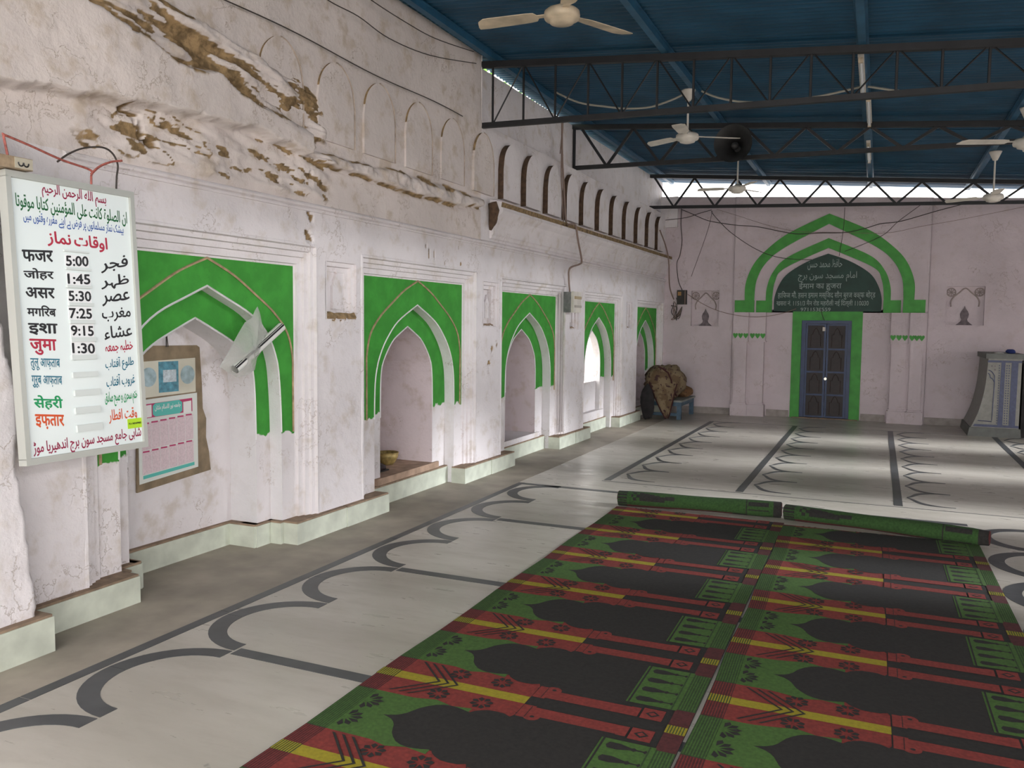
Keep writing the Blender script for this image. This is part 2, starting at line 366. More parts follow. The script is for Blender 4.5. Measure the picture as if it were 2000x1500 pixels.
plate('upper_face', 7.72, 15.36, 3.60, 4.235, -.09, M['plaster'], (), .06, surf)
mb = MB(); y = 7.72
mb.add([(XW(y)-.10, y, 3.6), (XW(y)+.006, y, 3.6), (XW(y)+.006, y, 4.30), (XW(y)-.10, y, 4.30)], [(0, 1, 2, 3)])
mb.add([(XW(y)-.12, y, 3.64), (XW(15.36)-.12, 15.36, 3.64), (XW(15.36)-.006, 15.36, 3.635), (XW(y)-.006, y, 3.635)], [(0, 1, 2, 3)])
mb.build('ledge_return', M['plaster'], WL)
# solid core behind the faces so that no light leaks through
core = MB(); core.box((-4.45, -5.5, 2.2), (-3.98, 7.7, 4.28)); core.box((-4.45, 7.7, 2.2), (-3.98, 15.5, 4.19)); core.box((-4.45, -5.5, 0), (-3.98, 3.1, 2.2))
for i in range(5):
    a = BC[i]+.62 if i < 5 else 0; b_ = BC[i+1]-.62 if i < 4 else 15.5
    if i == 3: core.box((-4.0, a, 0), (-3.92, 13.5, 2.25)); a = 13.45
    core.box((-4.45, a, 0), (-4.08, b_, 2.25))
core.build('masonry_core', M['old'], WL)
# straight mouldings
def extrude_profile(name, prof, y0, y1, mats, mi=None, n=1, jitter=0):
    mb = MB(); ys = np.linspace(y0, y1, n+1); k = len(prof)
    vs = [(XW(yy) + d + (jitter*fbm(np.array(yy*7.), np.array(z*9.), 5, 3) if jitter else 0), yy, z) for yy in ys for d, z in prof]
    for i in range(n):
        for j in range(k-1):
            mb.f.append((i*k+j, (i+1)*k+j, (i+1)*k+j+1, i*k+j+1)); mb.m.append(mi[j] if mi else 0)
    mb.v = [tuple(map(float, v)) for v in vs]
    mb.f += [tuple(range(k)), tuple(n*k + j for j in range(k))[::-1]]; mb.m += [0, 0]
    return mb.build(name, mats, WL)
extrude_profile('string_course', [(-.02,2.395),(.012,2.40),(.016,2.412),(.008,2.42),(.024,2.428),(.03,2.44),(.022,2.452),(.006,2.458),(-.02,2.47)], 3.0, 15.36, [M['plaster']], n=60, jitter=.006)
extrude_profile('cornice', [(-.03,2.48),(.006,2.50),(.012,2.53),(.03,2.545),(.036,2.60),(.05,2.66),(.085,2.715),(.13,2.75),(.15,2.775),(.145,2.81),(.125,2.815),(.13,2.865),(.06,2.885),(-.03,2.90)], 7.95, 15.36,
    [M['plaster'], M['mud']], [0,0,0,0,0,0,0,0,0,1,1,1,1], n=60, jitter=.012)
mb = MB(); mb.tube([(XW(7.9)+.03, 7.93, 2.86), (XW(7.9)+.05, 7.94, 2.78), (XW(7.9)+.03, 7.94, 2.66), (XW(7.9), 7.95, 2.58)], [.05, .06, .045, .015], 7); mb.build('broken_bracket', M['darkbrown'], WL)
# merlon reliefs
mer_y = [4.66, 5.28, 5.86, 6.48, 7.10, 7.74, 8.37, 8.97, 9.62, 10.26, 10.88, 11.54, 12.17, 12.82, 13.48, 14.13, 14.76]
for i, y in enumerate(mer_y):
    hw = .225; z0, zs, za = (2.93 if y > 7.6 else 2.94), 3.30, 3.535
    half = crom([(0, za), (.07, za-.02), (.15, za-.085), (.2, za-.17), (hw, zs-.06)], 3); P = [(a, b_) for a, b_ in half] + [(hw, z0)]
    poly = [(-a, b_) for a, b_ in P[::-1]] + [p for p in P[1:]]
    pr = .052 if y > 8.2 else (.026 if y > 7.5 else .016)
    side = [1 if (q[0] < .03 and (y > 8.2 or q[1] > 3.28)) else 0 for j, q in enumerate(poly)]; side[0] = 0 if y < 8.2 else 1; side[-1] = 0  # left and top side faces get the brown material, right side stays plain
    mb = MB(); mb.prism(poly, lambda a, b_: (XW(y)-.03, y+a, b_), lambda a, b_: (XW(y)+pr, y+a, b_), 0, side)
    if y < 8.2: MB().tube([(XW(y)+pr-.001, y+a+.012, b_) for a, b_ in poly if a > -.02], .0065, 4).build('merlon_groove', M['groove'], WL)
    mb.build('merlon', [M['plaster'] if y > 8.2 else M['old'], M['darkbrown'] if y > 8.2 else M['mud']], WL)
A1 = [(0,1.823),(.18,1.745),(.37,1.661),(.50,1.572),(.58,1.479),(.635,1.366),(.668,1.222),(.69,.823),(.69,0)]
A2 = [(0,1.619),(.15,1.55),(.33,1.461),(.45,1.367),(.525,1.242),(.545,.83),(.545,0)]
B1 = [(0,1.764),(.21,1.673),(.35,1.60),(.46,1.51),(.58,1.376),(.67,1.19),(.70,.9),(.70,0)]
B2 = [(0,1.567),(.12,1.51),(.25,1.438),(.38,1.295),(.44,1.152),(.455,.8),(.455,0)]
D1 = [(.0,1.998),(.23,1.904),(.44,1.781),(.62,1.665),(.76,1.524),(.815,1.36),(.82,1.21),(.82,.8)]
def arch_pts(tab, ks, dz, n=5):
    R_ = [(a*ks, max(0, b_+dz) if b_ > 0 else 0) for a, b_ in tab]; c = crom(R_, n)
    return [(max(0, p[0]), p[1]) for p in c]
M['winlight'] = plain('whitewashed_yard_wall', (.8, .79, .76), .8)
for i in range(5):
    c, h, t, w = BC[i], BH[i], BT[i], FW[i]; ks = 1 if i == 0 else h/.86; dz = 0 if i == 0 else t-1.985
    a1 = arch_pts(A1 if i == 0 else B1, ks, dz); a2 = arch_pts(A2 if i == 0 else B2, ks, dz)
    dp, dr, db = -.09, -.195, -.43 if i == 0 else -1.6
    # frame moulding
    prof = [(w+.035, -.025), (w+.006, .002), (w+.004, .004), (w-.012, .006), (w-.02, -.016), (w-.05, -.02), (w-.056, -.04), (w*.42, -.046), (w*.40, -.066), (w*.12, -.07), (w*.1, dp+.002), (-.01, dp-.004)]
    mb = MB(); k = len(prof)
    for (o_, d) in prof:
        for (yy, zz) in ((c-h-o_, 0), (c-h-o_, t+o_), (c+h+o_, t+o_), (c+h+o_, 0)): mb.v.append((XW(yy)+d, yy, zz))
    for j in range(k-1):
        for q in range(3): mb.f.append((j*4+q, j*4+q+1, (j+1)*4+q+1, (j+1)*4+q)); mb.m.append(0)
    mb.build('frame_moulding', M['plaster'], WL)
    # green panel around the outer arch
    mb = MB()
    for s_ in (-1, 1):
        n0 = len(mb.v)
        for (a, z) in a1: mb.v += [(XW(c+s_*a)+dp, c+s_*a, z), (XW(c+s_*(a+(h-a)*.5))+dp, c+s_*(a+(h-a)*.5), z), (XW(c+s_*h)+dp, c+s_*h, z)]
        for q in range(len(a1)-1):
            for e in (0, 1): mb.f.append((n0+q*3+e, n0+q*3+e+1, n0+q*3+e+4, n0+q*3+e+3)); mb.m.append(0)
    za = a1[0][1]; mb.add([(XW(c-h)+dp, c-h, za), (XW(c+h)+dp, c+h, za), (XW(c+h)+dp, c+h, t+.002), (XW(c-h)+dp, c-h, t+.002)], [(0, 1, 2, 3)])
    pn = mb.build('arch_panel', M['green'], WL); pn['label'] = 'bright green painted arch surround'
    # bead line
    bd = arch_pts(D1, min(1, (h-.005)/.83), t-2.0)
    for s_ in (-1, 1):
        MB().tube([(XW(c+s_*a)+dp+.004, c+s_*a, z) for a, z in bd], .0085, 5).build('bead_line', M['bead'], WL)
    full = lambda A: [(-a, z) for a, z in A[::-1]] + A[1:]
    f1, f2 = full(a1), full(a2)
    def loft(name, P, d0, Q, d1, mat):
        mb = MB(); n = len(P); 
        # resample both outlines to the same count by height order
        for (a, z) in P: mb.v.append((XW(c+a)+d0, c+a, z))
        for (a, z) in Q: mb.v.append((XW(c+a)+d1, c+a, z))
        for q in range(n-1): mb.f.append((q, q+1, n+q+1, n+q)); mb.m.append(0)
        return mb.build(name, mat, WL)
    m_ = min(len(a1), len(a2)); 
    def resamp(A, n):
        A = np.array(A); s_ = np.r_[0, np.cumsum(np.hypot(*np.diff(A, axis=0).T))]; tt = np.linspace(0, s_[-1], n)
        return [(float(np.interp(q, s_, A[:,0])), float(np.interp(q, s_, A[:,1]))) for q in tt]
    g1, g2 = full(resamp(a1, 36)), full(resamp(a2, 36))
    loft('arch_soffit', g1, dp, g1, dr-.002, M['white'])
    rg = loft('arch_ring', g1, dr, g2, dr, M['green']); rg['label'] = 'recessed green inner arch band'
    loft('arch_soffit', g2, dr, g2, dr-.10 if i == 3 else db-.01, M['pink'] if i in (1, 2, 4) else M['white'])
    # white painted edge of the two arches
    for G, d in ((g1, dp), (g2, dr)):
        MB().tube([(XW(c+a)+d+.001, c+a, z) for a, z in G if z > .75], .007, 4).build('white_edge', M['white'], WL)
    zb = .0 if i == 0 else .19
    if i != 3:
        mb = MB(); mb.add([(XW(c+s_)+db, c+s_, z) for s_, z in ((-.75, zb-.02), (.75, zb-.02), (.75, 1.75), (-.75, 1.75))], [(0, 1, 2, 3)])
        mb.build('niche_back', M['plaster'] if i == 0 else M['pink'], WL)
    else:   # through window: breast wall, opening above, light from outside
        mb = MB(); mb.box((XW(c)+dr-.12, c-.5, 0), (XW(c)+dr-.06, c+.5, .74)); mb.build('window_breast', M['plaster'], WL)
    if i:
        mb = MB(); mb.box((XW(c)+(db-.02 if i != 3 else dr-.1), c-.55, 0), (XW(c)+dr+.03, c+.55, .235 if i != 3 else .30)); mb.build('niche_sill', M['clay'] if i == 1 else M['plaster'], WL)
# small niches on the piers
for i, (y0, y1, z0, z1) in enumerate(NICHE):
    mb = MB(); st = [(0, .004), (.012, .004), (.014, -.02), (.045, -.024), (.05, -.05), (.085, -.055), (.088, -.10 if i else -.062)]; k = len(st)
    for (o_, d) in st:
        for (yy, zz) in ((y0+o_, z0+o_*.4), (y0+o_, z1-o_), (y1-o_, z1-o_), (y1-o_, z0+o_*.4)): mb.v.append((XW(yy)+d, yy, zz))
    for j in range(k-1):
        for q in range(4): mb.f.append((j*4+q, j*4+(q+1)%4, (j+1)*4+(q+1)%4, (j+1)*4+q)); mb.m.append(0)
    mb.f.append(tuple((k-1)*4+q for q in range(4))); mb.m.append(0)
    sn = mb.build('small_niche', M['plaster'], WL)
    yc, zc = (y0+y1)/2, z0+.10; d0 = -.062 if i == 0 else -.10
    half = [(0, zc+.25), (.015, zc+.21), (.045, zc+.17), (.05, zc+.16), (.05, zc)] if i else [(0, zc+.28), (.012, zc+.24), (.04, zc+.2), (.04, zc+.165), (.055, zc+.16), (.055, zc-.02)]
    poly = [(-a, b_) for a, b_ in half[::-1]] + half[1:]
    for dx in ((0,) if i == 0 else (-.05, .06)):
        MB().prism(poly, lambda a, b_: (XW(yc)+d0-.01, yc+dx+a, b_), lambda a, b_: (XW(yc)+d0+.022, yc+dx+a, b_)).build('niche_relief', M['plaster'], WL)
    mb = MB(); mb.tube([(XW(yc)-(.03 if i == 0 else .06), y0+.02+(y1-y0-.04)*q/8, z0+.025+.012*math.sin(q*2.3)) for q in range(9)], [(.02+.012*((q*7) % 3))*(1 if i == 0 else .55) for q in range(9)], 6); mb.build('broken_sill', M['mud'] if i == 0 else M['dust'], WL)
# marble skirting along the left wall
BL = empty('baseboard_left', (-3.7, 8, 0), 'pale green marble skirting with dusty top', kind='structure')
def skirt(x0, x1, y0, y1, h=.165):
    o = MB().box((x0, y0, 0), (x1, y1, h-.012)).build('marble_skirting', M['skirt'], BL)
    MB().box((x0, y0+.004, h-.012), (x1-.006, y1-.006, h)).build('dusty_top', M['dust'], o)
skirt(-3.75, -3.585, -5.4, 1.2, .185); skirt(-3.75, -3.585, 1.204, 2.69, .185)
ps = [2.69] + BC + [15.42]
for i in range(6):
    a = ps[i] + (.70 if i else 0) - (.02 if i else 0); b_ = ps[i+1] - .68 if i < 5 else 15.34
    n = 2 if b_-a > 1 else 1
    for q in range(n):
        y0, y1 = a+(b_-a)*q/n, a+(b_-a)*(q+1)/n-.003
        skirt(XW(y0)-.10, XW((y0+y1)/2)+.05, y0, y1)
c = BC[0]
skirt(XW(c)-.30, XW(c)-.15, c-.75, c-.50); skirt(XW(c)-.30, XW(c)-.15, c+.50, c+.75); skirt(XW(c)-.5, XW(c)-.385, c-.5, c+.5); skirt(XW(c)-.2, XW(c)-.06, c+.645, c+.70); skirt(XW(c)-.2, XW(c)-.06, c-.70, c-.645); skirt(XW(c)-.42, XW(c)-.16, c+.485, c+.549); skirt(XW(c)-.42, XW(c)-.16, c-.549, c-.485)
for c in BC[1:]: skirt(XW(c)-.3, XW(c)-.145, c-.72, c+.72, .175)

# ---------------------------------------------------------------- far wall
YF = 15.35; C0 = -.85
WF = empty('wall_back', (0, YF, 0), 'lilac plastered end wall with a green double arch and a door', kind='structure')
def fplate(name, poly, y, mat, parent=None):     # flat polygon in the wall plane
    mb = MB(); mb.add([(x, y, z) for x, z in poly], [tuple(range(len(poly)))]); return mb.build(name, mat, parent or WF)
def fbox(name, x0, x1, z0, z1, y0, y1, mat, parent=None): return MB().box((x0, y0, z0), (x1, y1, z1)).build(name, mat, parent or WF)
G1o = [(0,3.535),(.65,3.227),(1.01,2.953),(1.23,2.696),(1.355,2.371),(1.365,2.05),(1.365,1.85)]
G1i = [(0,3.361),(.71,2.98),(1.01,2.728),(1.165,2.433),(1.20,2.106),(1.20,1.85)]
G2o = [(0,3.126),(.66,2.818),(.90,2.564),(.995,2.304),(1.01,2.08),(1.01,1.85)]
G2i = [(0,2.96),(.71,2.623),(.86,2.402),(.90,2.105),(.90,1.85)]
BO = [(0,2.866),(.35,2.73),(.66,2.53),(.80,2.33),(.87,2.10),(.87,1.87)]
def rs(A, n=40):
    A = np.array(crom(A, 6)); s_ = np.r_[0, np.cumsum(np.hypot(*np.diff(A, axis=0).T))]; tt = np.linspace(0, s_[-1], n)
    L_ = [(float(np.interp(q, s_, A[:,0])), float(np.interp(q, s_, A[:,1]))) for q in tt]
    return [(C0-a, z) for a, z in L_[::-1]] + [(C0+a, z) for a, z in L_[1:]]
g1o, g1i, g2o, g2i, bo = map(rs, (G1o, G1i, G2o, G2i, BO))
def band(name, P, y0, Q, y1, mat):
    mb = MB(); n = len(P); mb.v = [(x, y0, z) for x, z in P] + [(x, y1, z) for x, z in Q]
    for q in range(n-1): mb.f.append((q, q+1, n+q+1, n+q)); mb.m.append(0)
    return mb.build(name, mat, WF)
# main wall with the arch opening (strips to the sides of the outer arch)
XL, XR, ZT = -3.9, 4.3, 3.97
def ztop(x): return 3.955 - .054*(x+3.46)
yc_ = YF - .05                                   # the middle bay stands a little proud
mb = MB()
def strips(mb, arc, xl, xr, y):
    L_ = [p for p in arc if p[0] <= C0+1e-6]; R_ = [p for p in arc if p[0] >= C0-1e-6]
    for pts, xe in ((L_, xl), (R_, xr)):
        for p, q in zip(pts[:-1], pts[1:]):
            if abs(p[1]-q[1]) < 1e-6: continue
            mb.add([(p[0], y, p[1]), (q[0], y, q[1]), (xe, y, q[1]), (xe, y, p[1])], [(0, 1, 2, 3)])
    za = max(p[1] for p in arc); mb.add([(xl, y, za), (xr, y, za), (xr, y, ztop(xr)), (xl, y, ztop(xl))], [(0, 1, 2, 3)])
    for a, b_ in ((xl, C0-1.2), (C0+1.2, xr)): mb.add([(a, y, 0), (b_, y, 0), (b_, y, 1.86), (a, y, 1.86)], [(0, 1, 2, 3)])
strips(mb, g1i, -2.42, .73, yc_)
mb.build('centre_bay', M['far'], WF)
def side_wall(x0, x1, hx0, hx1, hz0, hz1, y):
    mb = MB()
    for (a, b_, c, d) in ((x0, hx0, 0, ZT), (hx1, x1, 0, ZT), (hx0, hx1, 0, hz0), (hx0, hx1, hz1, ZT)):
        mb.add([(a, y, c), (b_, y, c), (b_, y, ztop(b_) if d == ZT else d), (a, y, ztop(a) if d == ZT else d)], [(0, 1, 2, 3)])
    mb.build('side_bay', M['far'], WF)
side_wall(XL, -2.42, -3.17, -2.67, 1.60, 2.24, YF-.03); side_wall(.73, XR, .99, 1.54, 1.655, 2.28, YF)
fbox('bay_return', -2.425, -2.415, 0, ztop(-2.42), yc_, YF, M['far']); fbox('bay_return', .725, .735, 0, ztop(.73), yc_, YF+.02, M['far'])
MB().prism([(XL-.6, 2.98), (XR, 2.98), (XR, ztop(XR)+.002), (XL-.6, ztop(XL-.6)+.002)], lambda a, b_: (a, YF-.028 if False else YF+.005, b_), lambda a, b_: (a, YF+.45, b_)).build('wall_core', M['far'], WF)
fbox('wall_core', XL-.6, XR, 0, 3.0, YF+.25, YF+.45, M['far'])
MB().prism([(-2.42, ztop(-2.42)-.03), (.73, ztop(.73)-.03), (.73, ztop(.73)+.002), (-2.42, ztop(-2.42)+.002)], lambda a, b_: (a, yc_+.001, b_), lambda a, b_: (a, YF+.01, b_)).build('wall_top', M['far'], WF)
fbox('corner_block', -3.80, -3.45, 3.40, 3.955, YF-.09, YF, M['plaster'])
# green bands, recessed white bands between them
o = band('arch_band', g1o, yc_-.012, g1i, yc_-.012, M['greenall']); o['label'] = 'outer green arch band'
band('arch_edge', g1i, yc_-.012, g1i, yc_+.07, M['white'])
band('arch_field', g1i, yc_+.06, g2o, yc_+.06, M['far'])
o = band('arch_band', g2o, yc_+.048, g2i, yc_+.048, M['greenall']); o['label'] = 'inner green arch band'
band('arch_edge', g2o, yc_+.048, g2o, yc_+.062, M['greenall'])
band('arch_edge', g2i, yc_+.048, g2i, yc_+.15, M['white'])
band('arch_edge', g1o, yc_-.012, g1o, yc_+.004, M['greenall'])
for s_ in (-1, 1):                               # feet of the outer band turn outwards
    x0, x1 = sorted((C0+s_*1.20, C0+s_*1.535)); fbox('arch_foot', x0, x1, 1.85, 2.065, yc_-.016, yc_+.03, M['greenall'])
    x0, x1 = sorted((C0+s_*.90, C0+s_*1.17)); fbox('arch_foot', x0, x1, 1.85, 2.06, yc_+.036, yc_+.07, M['greenall'])
yb = yc_+.12                                      # tympanum plane and wall below it
mb = MB(); mb.add([(x, yb, z) for x, z in g2i], [tuple(range(len(g2i)))])
for a, b_, c, d in ((C0-1.2, -1.40, 0, 1.9), (-.26, C0+1.2, 0, 1.9)): mb.add([(a, yb, c), (b_, yb, c), (b_, yb, d), (a, yb, d)], [(0, 1, 2, 3)])
mb.build('tympanum_wall', M['far'], WF)
M['chalk'] = plain('dark_green_board', (.012, .045, .032), .6, var=.35, scale=5); M['chalkink'] = plain('faded_chalk_paint', (.30, .36, .33), .8, var=.3, scale=30)
sb = MB(); n = len(bo); sb.prism(bo[::-1], lambda a, b_: (a, yb-.02, b_), lambda a, b_: (a, yb+.005, b_)); signb = sb.build('name_board', M['chalk'])
tag(signb, 'dark green arched board with faded white lettering above the blue door', 'sign')
# door surround and door
mb = MB()
for a, b_, c, d in ((-1.40, -1.245, 0, 1.9), (-.42, -.26, 0, 1.9), (-1.245, -.42, 1.72, 1.9)): mb.box((a, yb-.012, c), (b_, yb+.05, d))
mb.box((-.43, yb+.0, 0), (-.36, yb+.16, 1.75)); mb.box((-1.29, yb, 0), (-1.245, yb+.16, 1.75)); mb.box((-1.245, yb, 1.715), (-.42, yb+.16, 1.76))
ds = mb.build('door_surround', M['greenall'], WF)
M['bluepaint'] = plain('blue_door_paint', (.009, .03, .10), .45, var=.2, scale=9); M['darkwood'] = plain('dark_carved_wood', (.016, .008, .008), .55, var=.4, scale=14, bump=.2)
M['carve'] = plain('carved_wood_edge', (.045, .024, .021), .6); M['metal'] = plain('steel_knob', (.6, .58, .52), .3, metal=.8)
DR = empty('door_1', (-.83, yb+.06, 0), 'blue framed double door with dark carved wooden panels', kind='structure')
mb = MB(); y0, y1 = yb+.03, yb+.12
for a, b_, c, d in ((-1.245, -1.175, 0, 1.72), (-.49, -.42, 0, 1.72), (-1.175, -.49, 1.66, 1.72)): mb.box((a, y0, c), (b_, y1, d))
mb.build('door_frame', M['bluepaint'], DR)
for s_ in (0, 1):
    xa, xb = (-1.172, -.838) if s_ == 0 else (-.828, -.493)
    lf = MB(); 
    for a, b_ in ((xa, xa+.03), (xb-.035, xb)): lf.box((a, y0+.01, .015), (b_, y0+.05, 1.655))
    zr = [.015, .40, .80, 1.20, 1.625]
    for z in zr: lf.box((xa+.03, y0+.012, z), (xb-.035, y0+.048, z+.03))
    leaf = lf.build('door_leaf', M['bluepaint'], DR)
    for q in range(4):
        z0, z1 = zr[q]+.03, zr[q+1]; x0, x1 = xa+.03, xb-.035
        pnl = MB().box((x0, y0+.028, z0), (x1, y0+.042, z1)).build('door_panel', M['darkwood'], leaf)
        xm = (x0+x1)/2; hw = (x1-x0)*.30; pp = [(-hw, z0+.03), (-hw, z0+.24), (-hw*.62, z0+.24), (-hw*.6, z0+.27), (-hw*.3, z0+.325), (0, z0+.35)]
        pp = pp + [(-a, z) for a, z in pp[-2::-1]]
        lf2 = MB().tube([(xm+a, y0+.026, z) for a, z in pp] , .005, 4); lf2.build('carved_arch', M['carve'], leaf)
MB().lathe([(.0, -.03), (.024, -.03), (.03, -.015), (.02, 0), (.02, .02)], (-.826, y0+.0, .70), 12, axis='y').build('door_knob', M['metal'], DR)
MB().box((-.90, y0-.004, 1.53), (-.855, y0+.01, 1.60)).build('paper_scrap', plain('paper', (.62, .56, .5), .8), DR)
MB().box((-1.36, yb-.06, 0), (-.28, yb+.14, .012)).build('threshold', M['dust'], WF)
# pilasters with heart petal capitals
for x0, x1, pr in ((-2.40, -2.12, .06), (-2.11, -1.83, .0), (.17, .45, .0), (.455, .70, .06)):
    y0 = yc_-.03-pr*.6; y1 = yb
    fbox('pilaster', x0+.03, x1-.03, .22, 1.34, y0, y1, M['far']); fbox('pilaster_pedestal', x0-.005, x1+.005, 0, .205, y0-.05, y1, M['far'])
    fbox('pilaster_base', x0+.015, x1-.015, .205, .235, y0-.025, y1, M['far']); fbox('pilaster_block', x0+.01, x1-.01, 1.335, 1.85, y0+.005, y1, M['far']); fbox('astragal', x0-.005, x1+.005, 1.325, 1.345, y0-.02, y1, M['far'])
    for q in range(3):
        xm = x0+.05+(x1-x0-.1)*q/2; pet = []
        for t in np.linspace(0, 2*math.pi, 14, endpoint=False):
            rx = .044*math.sin(t)**3; rz = .056*(.82*math.cos(t)-.31*math.cos(2*t)-.12*math.cos(3*t)); pet.append((xm+rx, 1.44+rz))
        MB().prism(pet[::-1], lambda a, b_: (a, y0-.004, b_), lambda a, b_: (a, y0+.01, b_)).build('heart_petal', M['greenall'], WF)
    fbox('petal_band', x0+.005, x1-.005, 1.485, 1.50, y0-.002, y1, M['far'])
# two lamp niches in the side bays
M['darkgrey'] = plain('dark_grey_plaster', (.17, .14, .15), .9, var=.3, scale=18); M['relief'] = plain('stucco_relief', (.34, .28, .26), .85, var=.2, scale=20)
for x0, x1, z0, z1, y in ((-3.17, -2.67, 1.60, 2.24, YF-.03), (.99, 1.54, 1.655, 2.28, YF)):
    xm, w = (x0+x1)/2, (x1-x0)/2
    nb = MB(); nb.box((x0, y+.07, z0), (x1, y+.09, z1)); 
    for a, b_, c, d in ((x0-.004, x0, z0, z1), (x1, x1+.004, z0, z1)): nb.box((a, y-.004, c), (b_, y+.09, d))
    nb.box((x0, y-.004, z1), (x1, y+.09, z1+.004)); nb.box((x0, y-.03, z0-.02), (x1, y+.09, z0)); nich = nb.build('lamp_niche', M['far'], WF)
    pts = crom([(-w*.72, z0+.30), (-w*.75, z0+.38), (-w*.6, z0+.46), (-w*.35, z0+.52), (0, z0+.60), (w*.35, z0+.52), (w*.6, z0+.46), (w*.75, z0+.38), (w*.72, z0+.30)], 4)
    MB().tube([(xm+a, y+.06, z) for a, z in pts], .011, 5).build('arch_relief', M['relief'], nich)
    for s_ in (-1, 1):
        rs_ = MB(); cx, cz = xm+s_*w*.74, z1-.09
        rs_.tube([(cx+.065*math.cos(t), y+.06, cz+.065*math.sin(t)) for t in np.linspace(0, 2*math.pi, 19)], .009, 5)
        for k in range(8):
            t = k*math.pi/4; rs_.bar((cx, y+.06, cz), (cx+.055*math.cos(t), y+.06, cz+.055*math.sin(t)), .012, .012)
        rs_.build('rosette', M['relief'], nich)
    bud = [(0, .30), (.02, .255), (.05, .215), (.068, .17), (.06, .12), (.045, .09), (.055, .06), (.09, .03), (.13, 0)]
    poly = [(-a, b_) for a, b_ in bud[::-1]] + bud[1:]
    MB().prism([(xm+a*.95, z0+b_*1.05) for a, b_ in poly][::-1], lambda a, b_: (a, y+.055, b_), lambda a, b_: (a, y+.075, b_)).build('dark_finial', M['darkgrey'], nich)  # bulb relief, darker grey than the niche around it
BB = empty('baseboard_back', (0, YF, 0), 'grey stone skirting of the end wall', kind='structure')
M['greyskirt'] = plain('grey_skirting', (.30, .26, .24), .6, var=.25, scale=8)
for a, b_, y in ((-3.75, -2.43, YF-.045), (.74, 4.2, YF-.02), (-1.80, -1.42, yb-.02), (-.24, .14, yb-.02)): MB().box((a, y, 0), (b_, y+.04, .12)).build('skirting_board', M['greyskirt'], BB)
# side facing the courtyard, outside the picture: wall with door openings
WR = MB(); DOORS = [(6.05, 6.4), (7.95, 8.8), (10.3, 11.2), (12.6, 13.6)]
ys = [.6] + [t for d in DOORS for t in d] + [15.6]
for a, b_ in zip(ys[0::2], ys[1::2]): WR.box((4.15, a, 0), (4.5, b_, 3.44))
for a, b_ in DOORS: WR.box((4.15, a, 2.15), (4.5, b_, 3.44))
o = WR.build('wall_right', M['far']); tag(o, 'plastered courtyard side wall with doorways', kind='structure')
# yard ground
M['yard'] = plain('paved_yard', (.42, .40, .37), .85, var=.15, scale=1.5)
g = MB(); g.box((-40, -40, -.3), (40, 45, -.125)).build('ground', M['yard']).__setitem__('kind', 'structure')
# ---------------------------------------------------------------- roof
def zr(x): return 4.215 - .077*(x+3.8)          # top chord line
RF = empty('ceiling', (0, 8, 4), 'dark blue corrugated sheet roof', kind='structure')
edges = [-2.2, -.9, .2, 1.3, 2.4, 3.5, 4.6, 5.75, 6.9, 8.0, 9.1, 10.2, 11.3, 12.4, 13.5, 14.55, 15.75]
for i in range(len(edges)-1):
    a, b_ = edges[i], edges[i+1]+.06; n = int((b_-a)/.0105); ys = np.linspace(a, b_, n); lift = .10+.004*(i % 2)
    mb = MB(); xs = [-3.97, -1.9, .0, 2.2, 4.7]
    for x in xs:
        for yy in ys: mb.v.append((x, float(yy), zr(x)+lift+.011*math.sin(2*math.pi*yy/.082)))
    for p in range(len(xs)-1):
        for q in range(n-1): mb.f.append((p*n+q, p*n+q+1, (p+1)*n+q+1, (p+1)*n+q)); mb.m.append(0)
    mb.build('roof_sheet', M['roof'], RF, smooth=True)
PX = [-3.64, -1.90, -.22, 1.24, 2.75, 4.0]
for k, x in enumerate(PX):
    mb = MB(); z = zr(x)+.03; mb.box((x-.03, -2.2, z), (x+.03, 15.6, z+.055)); mb.box((x-.05, -2.2, z+.05), (x+.05, 15.6, z+.058))
    o = mb.build('roof_purlin', M['purlin']); tag(o, ['blue steel purlin running beside the top of the old niche wall', 'blue steel purlin carrying the ceiling fans near the loudspeaker horn', 'blue steel purlin carrying the white tube lights', 'blue steel purlin carrying the fans on the pulpit side', 'blue steel purlin towards the courtyard', 'outermost blue steel purlin above the courtyard wall'][k], 'purlin')
def truss(y, zb0, zb1, style, label):
    t = empty('roof_truss', (-3.8, y, zb0), label, 'roof truss', 'steel trusses under the blue roof')
    zb = lambda x: zb0 + (zb1-zb0)*(x+3.8)/4.75; x1 = 4.15
    MB().bar((-3.84, y, zr(-3.84)), (x1+.2, y, zr(x1+.2)), .06, .06).build('top_chord', M['steel'], t)
    MB().bar((-3.80, y, zb(-3.8)), (x1, y, zb(x1)), .05, .05).build('bottom_chord', M['steel'], t)
    if style == 1:
        xs = [-3.66+.3375*k for k in range(24) if -3.66+.3375*k < x1]
        MB().tube([(-3.80, y, zb(-3.8)), (-3.80, y, zr(-3.8))], .008, 5).build('end_rod', M['steel'], t)
        for k, x in enumerate(xs):
            MB().tube([(x, y, zb(x)), (x, y, zr(x))], .0125, 5).build('upright', M['steel'], t)
            if k+1 < len(xs):
                x2 = xs[k+1]; p, q = ((x, y, zb(x)), (x2, y, zr(x2))) if k % 2 == 0 else ((x, y, zr(x)), (x2, y, zb(x2)))
                MB().tube([p, q], .008, 5).build('diagonal', M['steel'], t)
    else:
        MB().bar((-3.80, y, zb(-3.8)), (-3.80, y, zr(-3.8)), .03, .03).build('end_post', M['steel'], t)
        x = -3.70; k = 0
        while x < x1-.3:
            x2 = x+.352; p, q = ((x, y, zr(x)-.02), (x2, y, zb(x2))) if k % 2 == 0 else ((x, y, zb(x)), (x2, y, zr(x2)-.02))
            MB().bar(p, q, .032, .032, up=(0, 1, 0)).build('diagonal', M['steel'], t); x = x2; k += 1
    return t
